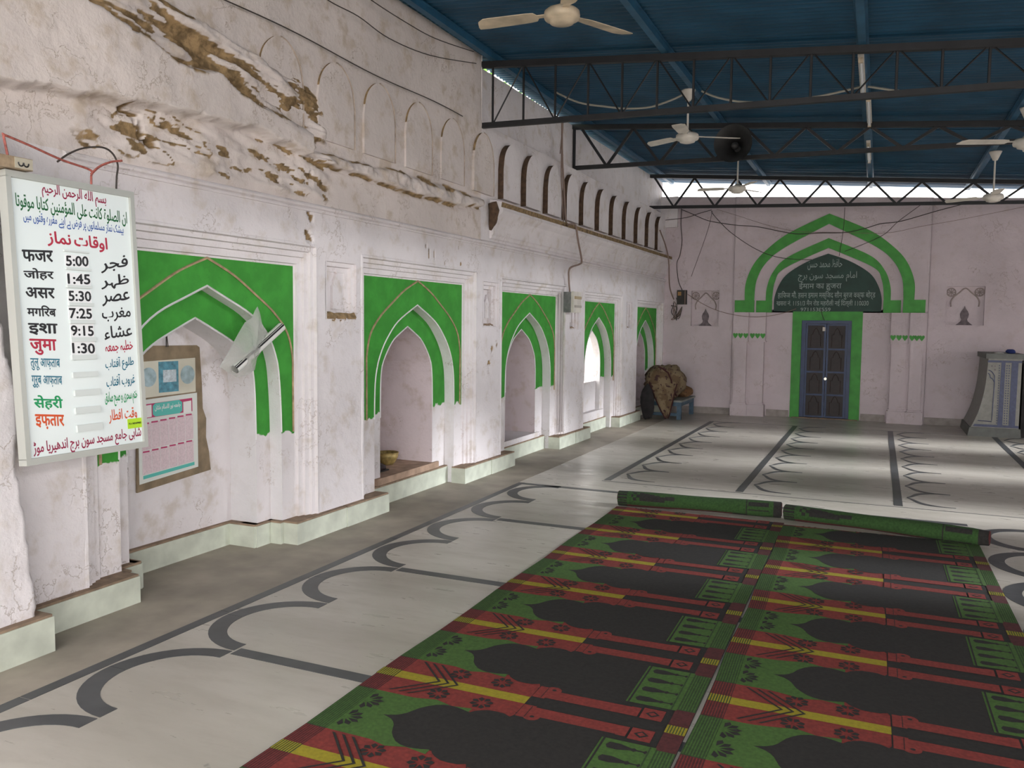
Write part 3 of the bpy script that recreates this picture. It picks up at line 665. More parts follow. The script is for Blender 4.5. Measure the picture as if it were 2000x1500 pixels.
truss(7.75, 3.61, 3.528, 1, 'black truss with thin upright rods, its end resting where the merlon row loses its plaster')
truss(10.6, 3.68, 3.635, 2, 'black zigzag truss beside the loudspeaker horn')
truss(14.5, 3.672, 3.515, 2, 'black zigzag truss in front of the end wall')
truss(2.2, 3.62, 3.53, 1, 'black truss over the hall entrance with thin upright rods')
# ---------------------------------------------------------------- ceiling fans
def fan(name, loc, ztop, R_, ang, mat, label):
    t = empty(name, loc, label, 'fan', 'ceiling fans hanging from the roof'); x, y, z = loc
    MB().tube([(x, y, z+.05), (x, y, ztop)], .011, 8).build('down_rod', mat, t)
    MB().lathe([(.0, ztop-z-.005), (.075, ztop-z-.005), (.07, ztop-z-.02), (.028, ztop-z-.115), (0, ztop-z-.12)], loc, 14).build('canopy', M['fanwhite'], t, smooth=True)
    MB().lathe([(0, .075), (.03, .075), (.045, .05), (.10, .045), (.118, .03), (.122, 0), (.115, -.02), (.085, -.03), (.08, -.045), (.05, -.055), (0, -.058)], loc, 24).build('motor', mat, t, smooth=True)
    for k in range(3):
        a = ang+k*2*math.pi/3; ca, sa = math.cos(a), math.sin(a); mb = MB(); vs = []
        for r_, w0, w1 in ((.10, .022, .022), (.17, .024, .024), (.19, .05, .05), (.24, .058, .058), (R_-.07, .064, .064), (R_-.02, .06, .03), (R_, .058, -.03)):
            tilt = .16 if r_ > .18 else .03
            for w_, h in ((-w0, -1), (w1, 1)):
                for th in (-.0025, .0025): vs.append((x+ca*r_-sa*w_, y+sa*r_+ca*w_, z+.018+w_*tilt+th))
        mb.v = vs
        for q in range(6):
            b0, b1 = q*4, q*4+4
            for i, j in ((0, 2), (3, 1), (2, 3), (1, 0)): mb.f.append((b0+i, b0+j, b1+j, b1+i)); mb.m.append(0)
        mb.f += [(0, 1, 3, 2), (24, 26, 27, 25)]; mb.m += [0, 0]
        mb.build('blade', mat, t)
    return t
fan('ceiling_fan', (-2.02, 5.35, 3.655), zr(-2)+.03, .62, math.radians(62), M['cream'], 'stained cream ceiling fan hanging above the old merlon wall side')
fan('ceiling_fan', (-1.95, 9.0, 3.60), zr(-1.95)+.03, .57, math.radians(32), M['fanwhite'], 'white ceiling fan hanging next to the loudspeaker horn')
fan('ceiling_fan', (-1.90, 12.1, 3.52), zr(-1.9)+.03, .56, math.radians(63), M['fanwhite'], 'white ceiling fan hanging behind the horn in front of the end wall')
fan('ceiling_fan', (1.27, 12.3, 3.27), zr(1.27)+.03, .62, math.radians(30), M['fanwhite'], 'white ceiling fan on a long rod above the tiled pulpit')
fan('ceiling_fan', (1.30, 10.0, 3.49), zr(1.3)+.03, .66, math.radians(79), M['fanwhite'], 'white ceiling fan with a blade reaching over the zigzag truss near the courtyard')
# loudspeaker horn
hx, hz, hy = -1.655, 3.745, 10.12
h = empty('loudspeaker_horn', (hx, hy, hz), 'round dark loudspeaker horn hung from the zigzag truss', 'loudspeaker'); M['horn'] = plain('dark_horn', (.03, .03, .03), .5, var=.3, scale=8)
MB().lathe([(.222, .0), (.214, .006), (.19, .03), (.12, .12), (.06, .24), (.035, .38), (.03, .40), (.06, .30), (.125, .14), (.198, .035), (.222, .0)], (hx, hy, hz), 32, axis='y').build('bell', M['horn'], h, smooth=True)
MB().lathe([(0, .10), (.03, .10), (.045, .15), (.03, .22), (0, .24)], (hx, hy, hz), 14, axis='y').build('inner_cone', M['horn'], h, smooth=True)
MB().lathe([(0, .36), (.07, .36), (.07, .47), (0, .47)], (hx, hy, hz), 16, axis='y').build('driver', M['horn'], h)
MB().bar((hx, hy+.44, hz), (hx, hy+.46, zr(hx)-.02), .03, .012).build('bracket', M['steel'], h)
# tube lights under the third purlin
for k, (ya, yb_, x) in enumerate(((7.95, 9.15, -.235), (9.3, 10.5, -.19), (11.6, 12.8, -.215))):
    z = zr(x)+.025; t = empty('tube_light', (x, (ya+yb_)/2, z-.09), ['white tube light batten with a dusty end under the truss with upright rods', 'white tube light batten under the purlin level with the loudspeaker horn', 'white tube light batten under the purlin between the two zigzag trusses'][k], 'light', 'tube lights under the purlin')
    MB().box((x-.025, ya, z-.03), (x+.025, yb_, z+.002)).build('batten', M['fanwhite'], t)
    MB().tube([(x, ya+.03, z-.055), (x, yb_-.03, z-.055)], .016, 8).build('tube', M['tube'], t)
    for yy in (ya+.02, yb_-.02): MB().box((x-.018, yy-.015, z-.075), (x+.018, yy+.015, z-.03)).build('lamp_holder', M['cream'], t)
# ---------------------------------------------------------------- lettering
AR = {}
def _ar(s):
    for w_ in s.split(): AR[w_[0]] = [chr(int(w_[2:6], 16) + k) for k in range(int(w_[7]))]
_ar('ا:FE8D:2 آ:FE81:2 ب:FE8F:4 پ:FB56:4 ت:FE95:4 ة:FE93:2 ج:FE9D:4 ح:FEA1:4 خ:FEA5:4 د:FEA9:2 ر:FEAD:2 ڑ:FB8C:2 ز:FEAF:2 س:FEB1:4 ش:FEB5:4 ص:FEB9:4 ض:FEBD:4 ط:FEC1:4 ظ:FEC5:4 ع:FEC9:4 غ:FECD:4 ف:FED1:4 ق:FED5:4 ک:FB8E:4 ل:FEDD:4 م:FEE1:4 ن:FEE5:4 ں:FB9E:2 ه:FEE9:4 ہ:FBA6:4 ھ:FBAA:4 و:FEED:2 ؤ:FE85:2 ی:FBFC:4 ى:FEEF:2 ے:FBAE:2 ء:FE80:1')
def arabic(s):
    out = []
    for w_ in s.split(' '):
        r_ = ''
        for i, ch in enumerate(w_):
            f = AR.get(ch)
            if not f: r_ += ch; continue
            pj = i > 0 and len(AR.get(w_[i-1], '')) == 4; nj = len(f) == 4 and i+1 < len(w_) and w_[i+1] in AR and w_[i+1] != 'ء'
            r_ += f[0] if len(f) == 1 else (f[3] if pj and nj else f[1] if pj else f[2] if nj else f[0])
        out.append(r_[::-1])
    return ' '.join(out[::-1])
def lettering(name, body, p0, p1, height, upv, nrm, mat, parent, bold=.0, depth=.0006):
    """text fitted between two points on a surface; height along upv; nrm points to the reader"""
    cu = bpy.data.curves.new('lettering', 'FONT'); cu.body = body; cu.size = 1; cu.resolution_u = 3
    to = bpy.data.objects.new('lettering', cu); COL.objects.link(to); bpy.context.view_layer.update()
    me = bpy.data.meshes.new_from_object(to.evaluated_get(bpy.context.evaluated_depsgraph_get())); bpy.data.objects.remove(to); bpy.data.curves.remove(cu)
    a = np.zeros(len(me.vertices)*3); me.vertices.foreach_get('co', a); a = a.reshape(-1, 3)
    lo, hi = a.min(0), a.max(0); s_ = (a-lo)/np.maximum(hi-lo, 1e-6)
    p0, p1, upv, nrm = (np.array(v, float) for v in (p0, p1, upv, nrm)); o0 = np.array(org(parent))
    e_ = bold*.9/np.maximum(hi-lo, 1e-6); nv0 = len(a)
    SH = [(0, 0)] if bold <= 0 else [(e_[0], 0), (-e_[0], 0), (0, e_[1]), (0, -e_[1]), (e_[0]*.7, e_[1]*.7), (-e_[0]*.7, -e_[1]*.7)]
    polys = [tuple(q.vertices) for q in me.polygons]; bpy.data.meshes.remove(me)
    s_ = np.concatenate([s_[:,:2]+np.array(q) for q in SH]); F_ = [tuple(i+k*nv0 for i in q) for k in range(len(SH)) for q in polys]
    W = p0 + s_[:,:1]*(p1-p0) + (s_[:,1:2]-.5)*height*upv + nrm*(depth+.00014*np.repeat(np.arange(len(SH)), nv0)[:,None]) - o0
    me = bpy.data.meshes.new(name); me.from_pydata(W.tolist(), [], F_); me.materials.append(mat); me.update()
    o = bpy.data.objects.new(name, me); COL.objects.link(o); o.parent = parent; ORG[o.name] = org(parent).copy(); return o
for body, x0, x1, z, hh, bold in ((arabic('حافظ محمد حسن'), -1.18, -.62, 2.68, .18, .006), (arabic('امام مسجد سون برج'), -1.33, -.38, 2.47, .17, .006), ('ईमाम का हुजरा', -1.31, -.62, 2.31, .15, .012),
        ('हािफज मौ. हसन इमाम मस्िजद सौन बुरज वक्फ बोर्ड', -1.66, -.08, 2.15, .15, .01), ('खसरा नं. 1151/3 मैन रोड महरौली नई िदल्ली 110030', -1.68, -.18, 2.01, .13, .01), ('9711538559', -1.27, -.78, 1.905, .06, .01)):
    lettering('lettering', body, (x0, yb-.02, z), (x1, yb-.02, z), hh, (0, 0, 1), (0, -1, 0), M['chalkink'], signb, bold, .002)
# ---------------------------------------------------------------- prayer time board
TLb, TRb = np.array((-3.60, 2.522, 2.268)), np.array((-3.60, 3.222, 2.268)); BLb, BRb = np.array((-3.50, 2.508, .937)), np.array((-3.50, 3.190, .937))
board = empty('prayer_time_board', (-3.5, 2.85, .93), 'white prayer times board in an aluminium frame hung on twisted wire', 'notice board')
Q0 = np.array([(40, 225), (568, 300), (610, 1355), (115, 1445)], float)   # the four corners as seen, to place the writing on the board
Q1 = np.array([(0, 1), (1, 1), (1, 0), (0, 0)], float); A_ = []; B_ = []
for (a, b_), (s_, t_) in zip(Q0, Q1):
    A_ += [[a, b_, 1, 0, 0, 0, -a*s_, -b_*s_], [0, 0, 0, a, b_, 1, -a*t_, -b_*t_]]; B_ += [s_, t_]
Hm = np.linalg.solve(np.array(A_), np.array(B_))
def bst(a, b_): w_ = Hm[6]*a+Hm[7]*b_+1; return (Hm[0]*a+Hm[1]*b_+Hm[2])/w_, (Hm[3]*a+Hm[4]*b_+Hm[5])/w_
def bpt(s_, t_): return (BLb*(1-s_)+BRb*s_)*(1-t_) + (TLb*(1-s_)+TRb*s_)*t_
BU = (TLb-BLb); BU /= np.linalg.norm(BU); BR_ = np.array((0, 1., 0)); BN = np.cross(BR_, BU); BN /= np.linalg.norm(BN)
if BN[0] < 0: BN = -BN
def bslab(s0, s1, t0, t1, d0, d1):
    mb = MB(); vs = [bpt(s_, t_)+BN*d for d in (d0, d1) for s_, t_ in ((s0, t0), (s1, t0), (s1, t1), (s0, t1))]
    return mb.add(vs, [(0,3,2,1),(4,5,6,7),(0,1,5,4),(1,2,6,5),(2,3,7,6),(3,0,4,7)])
face = bslab(.02, .98, .015, .985, -.03, -.006).build('board_panel', M['panel'], board)
for (a, b_, c, d) in ((0, 1, .977, 1.0), (0, 1, 0, .023), (0, .035, .02, .98), (.965, 1, .02, .98)): bslab(a, b_, c, d, -.045, .008).build('frame_bar', M['alu'], board)
INK = {k: plain('ink_'+k, v, .5) for k, v in dict(red=(.42, .02, .05), maroon=(.30, .015, .06), green=(.01, .12, .035), blue=(.03, .10, .36), black=(.012, .012, .014), teal=(.02, .16, .24), lime=(.01, .30, .10), orange=(.65, .09, .02)).items()}
def btext(body, x0, y0, x1, y1, hp, ink, bold=.02):
    s0, t0 = bst(x0, y0); s1, t1 = bst(x1, y1); sm, tm = bst((x0+x1)/2, (y0+y1)/2-hp/2); sn, tn = bst((x0+x1)/2, (y0+y1)/2+hp/2)
    p0, p1 = bpt(s0, t0), bpt(s1, t1); h_ = np.linalg.norm(bpt(sm, tm)-bpt(sn, tn))
    lettering('lettering', body, p0-BN*.006, p1-BN*.006, h_, BU, BN, INK[ink], face, bold)
btext(arabic('بسم الله الرحمن الرحیم'), 197, 305, 460, 345, 62, 'maroon'); btext(arabic('ان الصلوة کانت على المؤمنین کتابا موقوتا'), 90, 360, 545, 418, 66, 'green'); btext(arabic('بیشک نماز مسلمانوں پر فرض ہے اپنے مقررہ وقتوں میں'), 120, 425, 530, 468, 50, 'blue', .012)
btext(arabic('نماز'), 218, 511, 312, 519, 62, 'red', .03); btext(arabic('اوقات'), 328, 520, 462, 532, 62, 'red', .03)
for body, x0, x1, y, hh, ink in (('फजर', 115, 238, 588, 46, 'black'), ('जोहर', 120, 240, 664, 48, 'black'), ('असर', 127, 243, 742, 42, 'black'), ('मगिरब', 132, 248, 816, 44, 'black'), ('इशा', 137, 253, 891, 46, 'black'), ('जुमा', 142, 248, 964, 62, 'red'), ('तुलू आफ़ताब', 143, 262, 1035, 48, 'teal'), ('ग़ुरूब आफ़ताब', 147, 270, 1105, 48, 'teal'), ('सेहरी', 155, 270, 1189, 56, 'lime'), ('इफ़तार', 160, 275, 1266, 56, 'orange')):
    btext(body, x0, y, x1, y-1, hh, ink, .03 if ' ' not in body else .015)
for body, x0, y0, x1, y1, hh, ink in (('فجر', 435, 618, 545, 600, 62, 'black'), ('ظہر', 435, 690, 548, 676, 58, 'black'), ('عصر', 438, 762, 550, 748, 50, 'black'), ('مغرب', 437, 826, 553, 814, 54, 'black'), ('عشاء', 445, 900, 557, 882, 52, 'black'), ('خطبہ جمعہ', 448, 960, 560, 946, 50, 'red'), ('طلوع آفتاب', 447, 1032, 563, 1014, 56, 'teal'), ('غروب آفتاب', 450, 1102, 566, 1082, 56, 'teal'), ('ختم سحری و صبح صادق', 443, 1172, 575, 1150, 60, 'lime'), ('وقت افطار', 458, 1240, 572, 1222, 54, 'orange'), ('شاہی جامع مسجد سون برج اندھیریا موڑ', 150, 1382, 588, 1302, 62, 'maroon')): btext(arabic(body), x0, y0, x1, y1, hh, ink, .02)
M['card'] = plain('white_card', (.80, .80, .80), .5); M['slot'] = plain('clear_plastic_slot', (.62, .66, .64), .3)
for k, (y, x0) in enumerate(((563, 280), (637, 288), (710, 290), (783, 296), (855, 300), (927, 304), (1000, 305), (1070, 308), (1142, 315), (1213, 317), (1283, 323))):
    (s0, t0), (s1, t1) = bst(x0, y-6), bst(x0+103, y+7); bslab(s0, s1, t1, t0, -.006, .006).build('card_slot', M['slot'], face)
for k, tx in enumerate(('5:00', '1:45', '5:30', '7:25', '9:15', '1:30')):
    x0, y = (287, 293, 296, 298, 304, 308)[k], (603, 678, 749, 821, 892, 964)[k]
    (s0, t0), (s1, t1) = bst(x0, y-27), bst(x0+98, y+27); cd_ = bslab(s0, s1, t1, t0, -.006, -.003).build('time_card', M['card'], face)
    a, b_ = bst(x0+4, y), bst(x0+94, y); lettering('lettering', tx, bpt(*a)-BN*.003, bpt(*b_)-BN*.003, .047, BU, BN, INK['black'], cd_, .03)
(s0, t0), (s1, t1) = bst(533, 1247), bst(593, 1277); stk = bslab(s0, s1, t1, t0, -.006, -.0045).build('yellow_sticker', plain('yellow_sticker', (.45, .72, .02), .5), face)
lettering('lettering', 'M.A. INDUSTRIES', bpt(s0+.01, (t0+t1)/2)-BN*.0045, bpt(s1-.01, (t0+t1)/2)-BN*.0045, .009, BU, BN, INK['black'], stk, .03)
# small numbered connector box on the board's corner, the wires it hangs by
bx = empty('connector_box', (-3.60, 2.555, 2.27), 'small brown metal box marked with a sideways 3 on the board corner', 'box')
p = bpt(0, 1); MB().box((-3.66, 2.455, 2.272), (-3.56, 2.632, 2.325)).build('case', plain('rusty_tin', (.30, .22, .14), .6, var=.4, scale=25), bx)
MB().box((-3.56, 2.545, 2.276), (-3.557, 2.63, 2.322)).build('number_plate', plain('yellowed_plate', (.46, .42, .33), .6), bx)
th = [(math.cos(t), math.sin(t)) for t in np.linspace(math.pi*.95, math.pi*2.05, 8)]
MB().tube([(-3.556, 2.572+.012*a, 2.30+.014*b_) for a, b_ in th] + [(-3.556, 2.597+.012*a, 2.30+.014*b_) for a, b_ in th], .0035, 5).build('digit', INK['black'], bx)
def wire(name, pts, rad, mat, label, cat='wire', n=6, seg=6): return tag(MB().tube(crom(pts, seg), rad, n).build(name, mat), label, cat)
def px_x(x, *pts): return [tuple(on_x(a, b_, x)) for a, b_ in pts]
def px_y(y, *pts): return [tuple(on_y(a, b_, y)) for a, b_ in pts]
wire('hanging_wire', px_x(-3.62, (18, 318), (12, 290), (7, 264)) + px_x(-3.62, (10, 264), (60, 285), (120, 312), (176, 332)) + px_x(-3.6, (178, 345), (178, 366)), .0055, M['copper'], 'red and cream twisted wire tied over the prayer times board')
wire('hanging_wire', px_x(-3.61, (178, 340), (195, 325), (218, 316), (238, 314)), .006, M['copper'], 'short frayed red twisted wire joining the loop above the board')
wire('hanging_wire', px_x(-3.62, (112, 316), (135, 300), (165, 289), (200, 288), (220, 300), (230, 322), (228, 345), (227, 372)), .0048, M['wire'], 'black looped wire standing above the prayer times board')
# ---------------------------------------------------------------- calendar in the first niche
xc = XW(4.06)-.43+.018
cal = empty('wall_calendar', (xc, 4.06, .51), 'year calendar glued on torn brown cardboard inside the green niche', 'calendar')
M['cardb'] = plain('brown_cardboard', (.24, .18, .115), .9, var=.25, scale=12); M['cream_p'] = plain('cream_paper', (.66, .63, .52), .7, var=.06, scale=6); M['pale'] = plain('pale_printed_paper', (.68, .70, .66), .7)
bk = [(3.77,.515),(4.40,.565),(4.385,.70),(4.36,.80),(4.365,.93),(4.335,1.0),(4.33,1.18),(4.315,1.42),(4.29,1.435),(3.80,1.44),(3.785,1.2),(3.775,.75)]
MB().prism(bk, lambda a, b_: (xc-.012, a, b_), lambda a, b_: (xc, a, b_)).build('cardboard_backing', M['cardb'], cal)
def sheet(name, y0, y1, z0, z1, d, mat, par, sk=.0, skt=None):
    skt = sk if skt is None else skt
    return MB().prism([(y0, z0-sk), (y1, z0+sk), (y1, z1+skt), (y0, z1-skt)], lambda a, b_: (xc+d-.0012, a, b_), lambda a, b_: (xc+d, a, b_)).build(name, mat, par)
tp = sheet('picture_strip', 3.79, 4.27, 1.115, 1.345, .003, M['cream_p'], cal, .006)
sheet('photo_print', 3.955, 4.12, 1.135, 1.335, .0042, plain('blue_photo', (.10, .28, .36), .6, var=.4, scale=30), tp)
sheet('photo_print', 3.99, 4.10, 1.20, 1.28, .0054, plain('white_building_photo', (.55, .62, .66), .6, var=.25, scale=60), tp)
for yy in (3.875, 4.20):
    MB().prism([(yy+.062*math.cos(t), 1.24+.062*math.sin(t)) for t in np.linspace(0, 2*math.pi, 24, endpoint=False)], lambda a, b_: (xc+.003, a, b_), lambda a, b_: (xc+.0042, a, b_)).build('globe_print', plain('grey_blue_print', (.36, .47, .50), .6, var=.25, scale=25), tp)
cs = sheet('calendar_sheet', 3.785, 4.28, .585, 1.105, .004, M['pale'], cal, .02, .008)
pk = plain('pink_print', (.66, .53, .56), .7, var=.10, scale=90); mg = plain('magenta_print', (.45, .04, .13), .6); tl = plain('turquoise_print', (.10, .48, .42), .6); wp = plain('white_print', (.78, .76, .74), .7)
sheet('title_band', 3.81, 4.235, .985, 1.075, .0052, mg, cs, .006)
oc = [(3.90,1.0),(3.92,.985),(4.12,.988),(4.145,1.003),(4.145,1.06),(4.12,1.077),(3.92,1.07),(3.90,1.055)]
ocp = MB().prism(oc, lambda a, b_: (xc+.005, a, b_), lambda a, b_: (xc+.0064, a, b_)).build('title_plate', tl, cs)
lettering('lettering', arabic('جامعہ نور الاسلام ملتان'), (xc+.0064, 3.915, 1.035), (xc+.0064, 4.13, 1.04), .045, (0, 0, 1), (1, 0, 0), wp, ocp, .02)
for a in (3.855, 4.19): sheet('mihrab_print', a-.035, a+.035, .985, 1.062, .0064, wp, cs, .002)
for a, b_ in ((.79, .965), (.635, .785)):
    blk = sheet('month_block', 3.81, 4.24, a, b_-.006, .0052, pk, cs, .014, .012)
    for k in range(6): sheet('month_heading', 3.815+.072*k, 3.867+.072*k, b_-.022+.0045*k, b_-.012+.0045*k, .0064, mg, cs)
    for k in range(7):
        sheet('column_line', 3.812+.0712*k, 3.8135+.0712*k, a-.012+.004*k, b_-.03+.004*k, .0062, wp, cs)
sheet('footer_band', 3.815, 4.245, .608, .630, .0052, tl, cs, .014)
MB().tube([(xc+.006, 4.02, 1.43), (xc+.008, 4.02, 1.53)], .004, 5).build('hanging_nail', M['wire'], cal); MB().tube([(xc+.006, 4.035, 1.43), (xc+.008, 4.02, 1.54)], .003, 5).build('hanging_nail', M['wire'], cal)
# ---------------------------------------------------------------- plastic bag with rolled poster
xb_ = XW(4.4)-.03
pr = empty('rolled_poster', tuple(on_x(456, 728, xb_)), 'white rolled poster with black edges pushed into the hanging plastic bag', 'poster roll')
e0, e1 = on_x(550, 638, xb_+.03), on_x(458, 722, xb_+.05); ax = (e1-e0)/np.linalg.norm(e1-e0)
mb = MB().tube([e0, e1], .03, 18, cap=False); mb.build('paper_roll', plain('white_poster', (.72, .72, .68), .5), pr)
MB().tube([e0+ax*.004, e1-ax*.004], .026, 16, cap=False).build('inner_turn', plain('poster_inside', (.30, .30, .28), .6), pr)
nv = np.array((1., 0, 0)); sv = np.cross(ax, nv); sv /= np.linalg.norm(sv)
if sv[2] < 0: sv = -sv
for a, w_ in ((.55, .011), (.95, .006)):
    dvec = nv*math.cos(a)+sv*math.sin(a); mb = MB(); mb.bar(e0+dvec*.0285, e1+dvec*.0285, w_, .004, up=tuple(dvec)); mb.build('black_stripe', M['black'], pr)
def plastic():
    m, nt, p, N, L = nodes('clear_plastic_bag'); p.inputs['Base Color'].default_value = (.62, .62, .58, 1); p.inputs['Roughness'].default_value = .18; p.inputs['Alpha'].default_value = .42; p.inputs['Specular IOR Level'].default_value = .8
    g = N('ShaderNodeNewGeometry'); n = noise(N, L, g.outputs['Position'], 28, 5, .6); bp = N('ShaderNodeBump'); bp.inputs['Strength'].default_value = .7; bp.inputs['Distance'].default_value = .02; L(n, bp.inputs['Height']); L(bp.outputs[0], p.inputs['Normal']); return m
M['bag'] = plastic()
ol = [(503,598),(508,612),(512,632),(521,648),(524,664),(514,682),(500,702),(498,722),(484,732),(462,737),(446,728),(428,716),(440,698),(452,676),(466,650),(478,630),(492,620),(498,606)]
cen = np.array(on_x(478, 684, xb_+.02)); O_ = [np.array(on_x(a, b_, xb_+.01)) for a, b_ in ol]; mb = MB(); K = 5; n = len(O_)
for sgn in (1, -1):
    b0 = len(mb.v)
    for k in range(K):
        f = k/(K-1)
        for i, q in enumerate(O_):
            pnt = cen*(f)+q*(1-f); bulge = (.075 if sgn > 0 else .035)*math.sin(f*math.pi/2)*(1+.22*math.sin(i*2.1+k)); mb.v.append((pnt[0]+sgn*bulge, pnt[1], pnt[2]))
    for k in range(K-1):
        for i in range(n): mb.f.append((b0+k*n+i, b0+k*n+(i+1)%n, b0+(k+1)*n+(i+1)%n, b0+(k+1)*n+i)); mb.m.append(0)
bag = mb.build('plastic_bag', M['bag'], smooth=True); tag(bag, 'crumpled clear plastic bag hanging from a nail on the green arch', 'bag')
# ---------------------------------------------------------------- things in the second niche
pb = on_z(757, 907, .235); bw = empty('clay_bowl', (pb[0], pb[1], .235), 'small brass coloured bowl on the earthen niche sill', 'bowl')
M['brass'] = plain('dull_brass', (.34, .25, .09), .5, metal=.3, var=.4, scale=30)
MB().lathe([(.0, .0), (.05, .0), (.07, .02), (.10, .07), (.105, .115), (.10, .118), (.093, .07), (.06, .025), (0, .02)], (pb[0], pb[1], .235), 20).build('bowl_body', M['brass'], bw, smooth=True)
MB().lathe([(.106, .108), (.110, .114), (.106, .122), (.099, .118)], (pb[0], pb[1], .235), 20).build('rim', M['brass'], bw, smooth=True)
ps_ = on_z(744, 920, .235); sh = empty('dark_shoe', (ps_[0], ps_[1], .235), 'dark old shoe lying on the niche sill in front of the bowl', 'shoe')
M['leather'] = plain('dark_leather', (.03, .018, .02), .6, var=.3, scale=20)
mb = MB(); mb.tube([(ps_[0]-.02, ps_[1]-.16, .265), (ps_[0], ps_[1]-.10, .28), (ps_[0], ps_[1]-.02, .275), (ps_[0], ps_[1]+.04, .26), (ps_[0], ps_[1]+.07, .25)], [.03, .045, .04, .03, .012], 10); mb.build('upper', M['leather'], sh, smooth=True)
MB().box((ps_[0]-.04, ps_[1]-.18, .2355), (ps_[0]+.04, ps_[1]+.075, .248)).build('sole', M['black'], sh)
# ---------------------------------------------------------------- wires and fittings on the left wall
wire('twisted_string', [(XW(y_)+.035, y_, 3.585+.012*math.sin(y_*3)) for y_ in np.linspace(2.0, 7.25, 40)], .0045, M['wire'], 'frayed string stretched along the upper wall above the merlons', n=5, seg=2)
wire('wall_wire', px_x(-3.72, (560, -60), (640, 0), (700, 32), (760, 75), (840, 108), (930, 124)), .004, M['wire'], 'thin dark wire sagging across the upper old wall to the truss end')
wire('wall_wire', px_x(-3.68, (690, -30), (725, 0), (790, 42), (850, 75), (925, 101)), .004, M['wire'], 'thin dark wire running close under the roof edge to the truss')
xw = XW(10)+.07
wire('wall_conduit', px_x(-3.7, (1098, 232), (1098, 300), (1102, 380)) + px_x(-3.66, (1106, 436)) + px_x(-3.56, (1112, 438), (1124, 440), (1129, 470)) + px_x(-3.63, (1136, 508), (1132, 516), (1113, 524)) + px_x(-3.68, (1111, 545), (1113, 571)), .013, M['conduit'], 'dusty brown cable bent over the cornice down to the meter box', 'cable', 6, 4)
wire('wall_conduit', px_x(-3.7, (1094, 300), (1100, 235), (1096, 330), (1100, 420)) + px_x(-3.6, (1100, 440)), .007, M['conduit'], 'thin cable dropping beside the thick conduit over the merlons', 'cable', 5, 4)
jb = empty('meter_box', (XW(10.2)+.08, 10.2, 1.72), 'grey electric box with a white cover mounted on the pier beside a small niche', 'electric box')
y0 = 10.08; x0 = XW(y0)+.012
MB().box((x0, y0, 1.76), (x0+.10, y0+.30, 2.02)).build('case', plain('grey_tin', (.16, .16, .16), .6, var=.3, scale=18), jb); MB().box((x0+.10, y0+.005, 1.755), (x0+.135, y0+.30, 2.025)).build('cover', M['fanwhite'], jb)
MB().box((x0+.135, y0+.04, 1.93), (x0+.15, y0+.28, 1.965)).build('cover_band', plain('tan_band', (.40, .32, .20), .6), jb); MB().box((x0+.135, y0+.04, 1.82), (x0+.15, y0+.28, 1.85)).build('cover_band', plain('grey_band', (.40, .37, .33), .6), jb)
MB().box((XW(10.2)+.006, 10.1, .2), (XW(10.2)+.03, 10.24, 1.75)).build('cable_trunk', M['plaster'], jb)
# ---------------------------------------------------------------- end wall wires, fuse box
yw = YF-.10
Wl = 'thin dark wire '
wire('wall_wire', px_y(yw, (1331, 405), (1330, 440), (1332, 470), (1328, 498), (1322, 515), (1325, 548), (1333, 568)), .007, M['wire'], Wl+'dropping beside the corner to the fuse box')
wire('wall_wire', px_y(yw, (1331, 409), (1350, 417), (1380, 430), (1410, 436), (1440, 440), (1480, 443), (1530, 453), (1560, 457), (1600, 455), (1650, 454), (1690, 446), (1720, 437), (1760, 432), (1830, 412), (1880, 399)), .007, M['wire'], Wl+'sagging right across the apex of the green arch')
wire('wall_wire', px_y(yw, (1300, 430), (1340, 425), (1365, 417), (1390, 410)), .006, M['wire'], Wl+'from the cornice end up to the truss')
wire('wall_wire', px_y(yw, (1390, 412), (1394, 420), (1425, 452), (1470, 483), (1510, 500), (1548, 506), (1585, 507)), .006, M['wire'], Wl+'looping down over the left haunch of the arch')
wire('wall_wire', px_y(yw, (1391, 412), (1385, 440), (1372, 480), (1350, 540)), .004, M['wire'], Wl+'end hanging loose above the lamp niche near the fuse box')
wire('wall_wire', px_y(yw, (1400, 409), (1440, 421), (1500, 440), (1560, 452), (1640, 454), (1730, 455), (1800, 442), (1880, 428), (2000, 404), (2060, 392)), .0035, M['conduit'], Wl+'and faint, swinging low from truss to pulpit side')
wire('wall_wire', px_y(yw, (1650, 405), (1648, 440), (1644, 470), (1639, 500)), .005, M['wire'], Wl+'hanging straight down over the arch to the name board')
wire('wall_wire', px_y(yw, (1800, 399), (1755, 432), (1720, 462), (1650, 491)), .005, M['wire'], Wl+'slanting from the truss to the inner arch band')
wire('wall_wire', px_y(YF-.13, (1342, 574), (1370, 592), (1400, 606), (1440, 616), (1480, 619), (1520, 614), (1555, 603)), .006, M['conduit'], Wl+'drooping from the fuse box past the lamp niche to the door head')
wire('wall_wire', px_y(yb-.04, (1603, 603), (1606, 615), (1610, 626)), .006, M['wire'], Wl+'dangling in front of the green door head')
wire('wall_wire', px_x(-3.50, (1289, 450), (1300, 480), (1306, 510), (1308, 560), (1318, 590), (1326, 612)), .012, M['conduit'], 'brown cable hanging over the cornice end down to the fuse box', 'cable')
fb_ = empty('fuse_box', (-3.36, YF-.1, 1.99), 'dark fuse box with a tangle of brown wires in the corner', 'fuse box')
MB().box((-3.42, YF-.12, 1.99), (-3.25, YF-.031, 2.25)).build('case', plain('burnt_box', (.02, .017, .015), .6, var=.4, scale=20), fb_); MB().tube([(-3.27, YF-.125, 1.995), (-3.27, YF-.125, 2.245)], .009, 6).build('handle', M['conduit'], fb_)
MB().box((-3.40, YF-.135, 2.15), (-3.34, YF-.12, 2.22)).build('switch', plain('amber_switch', (.35, .18, .05), .5), fb_)
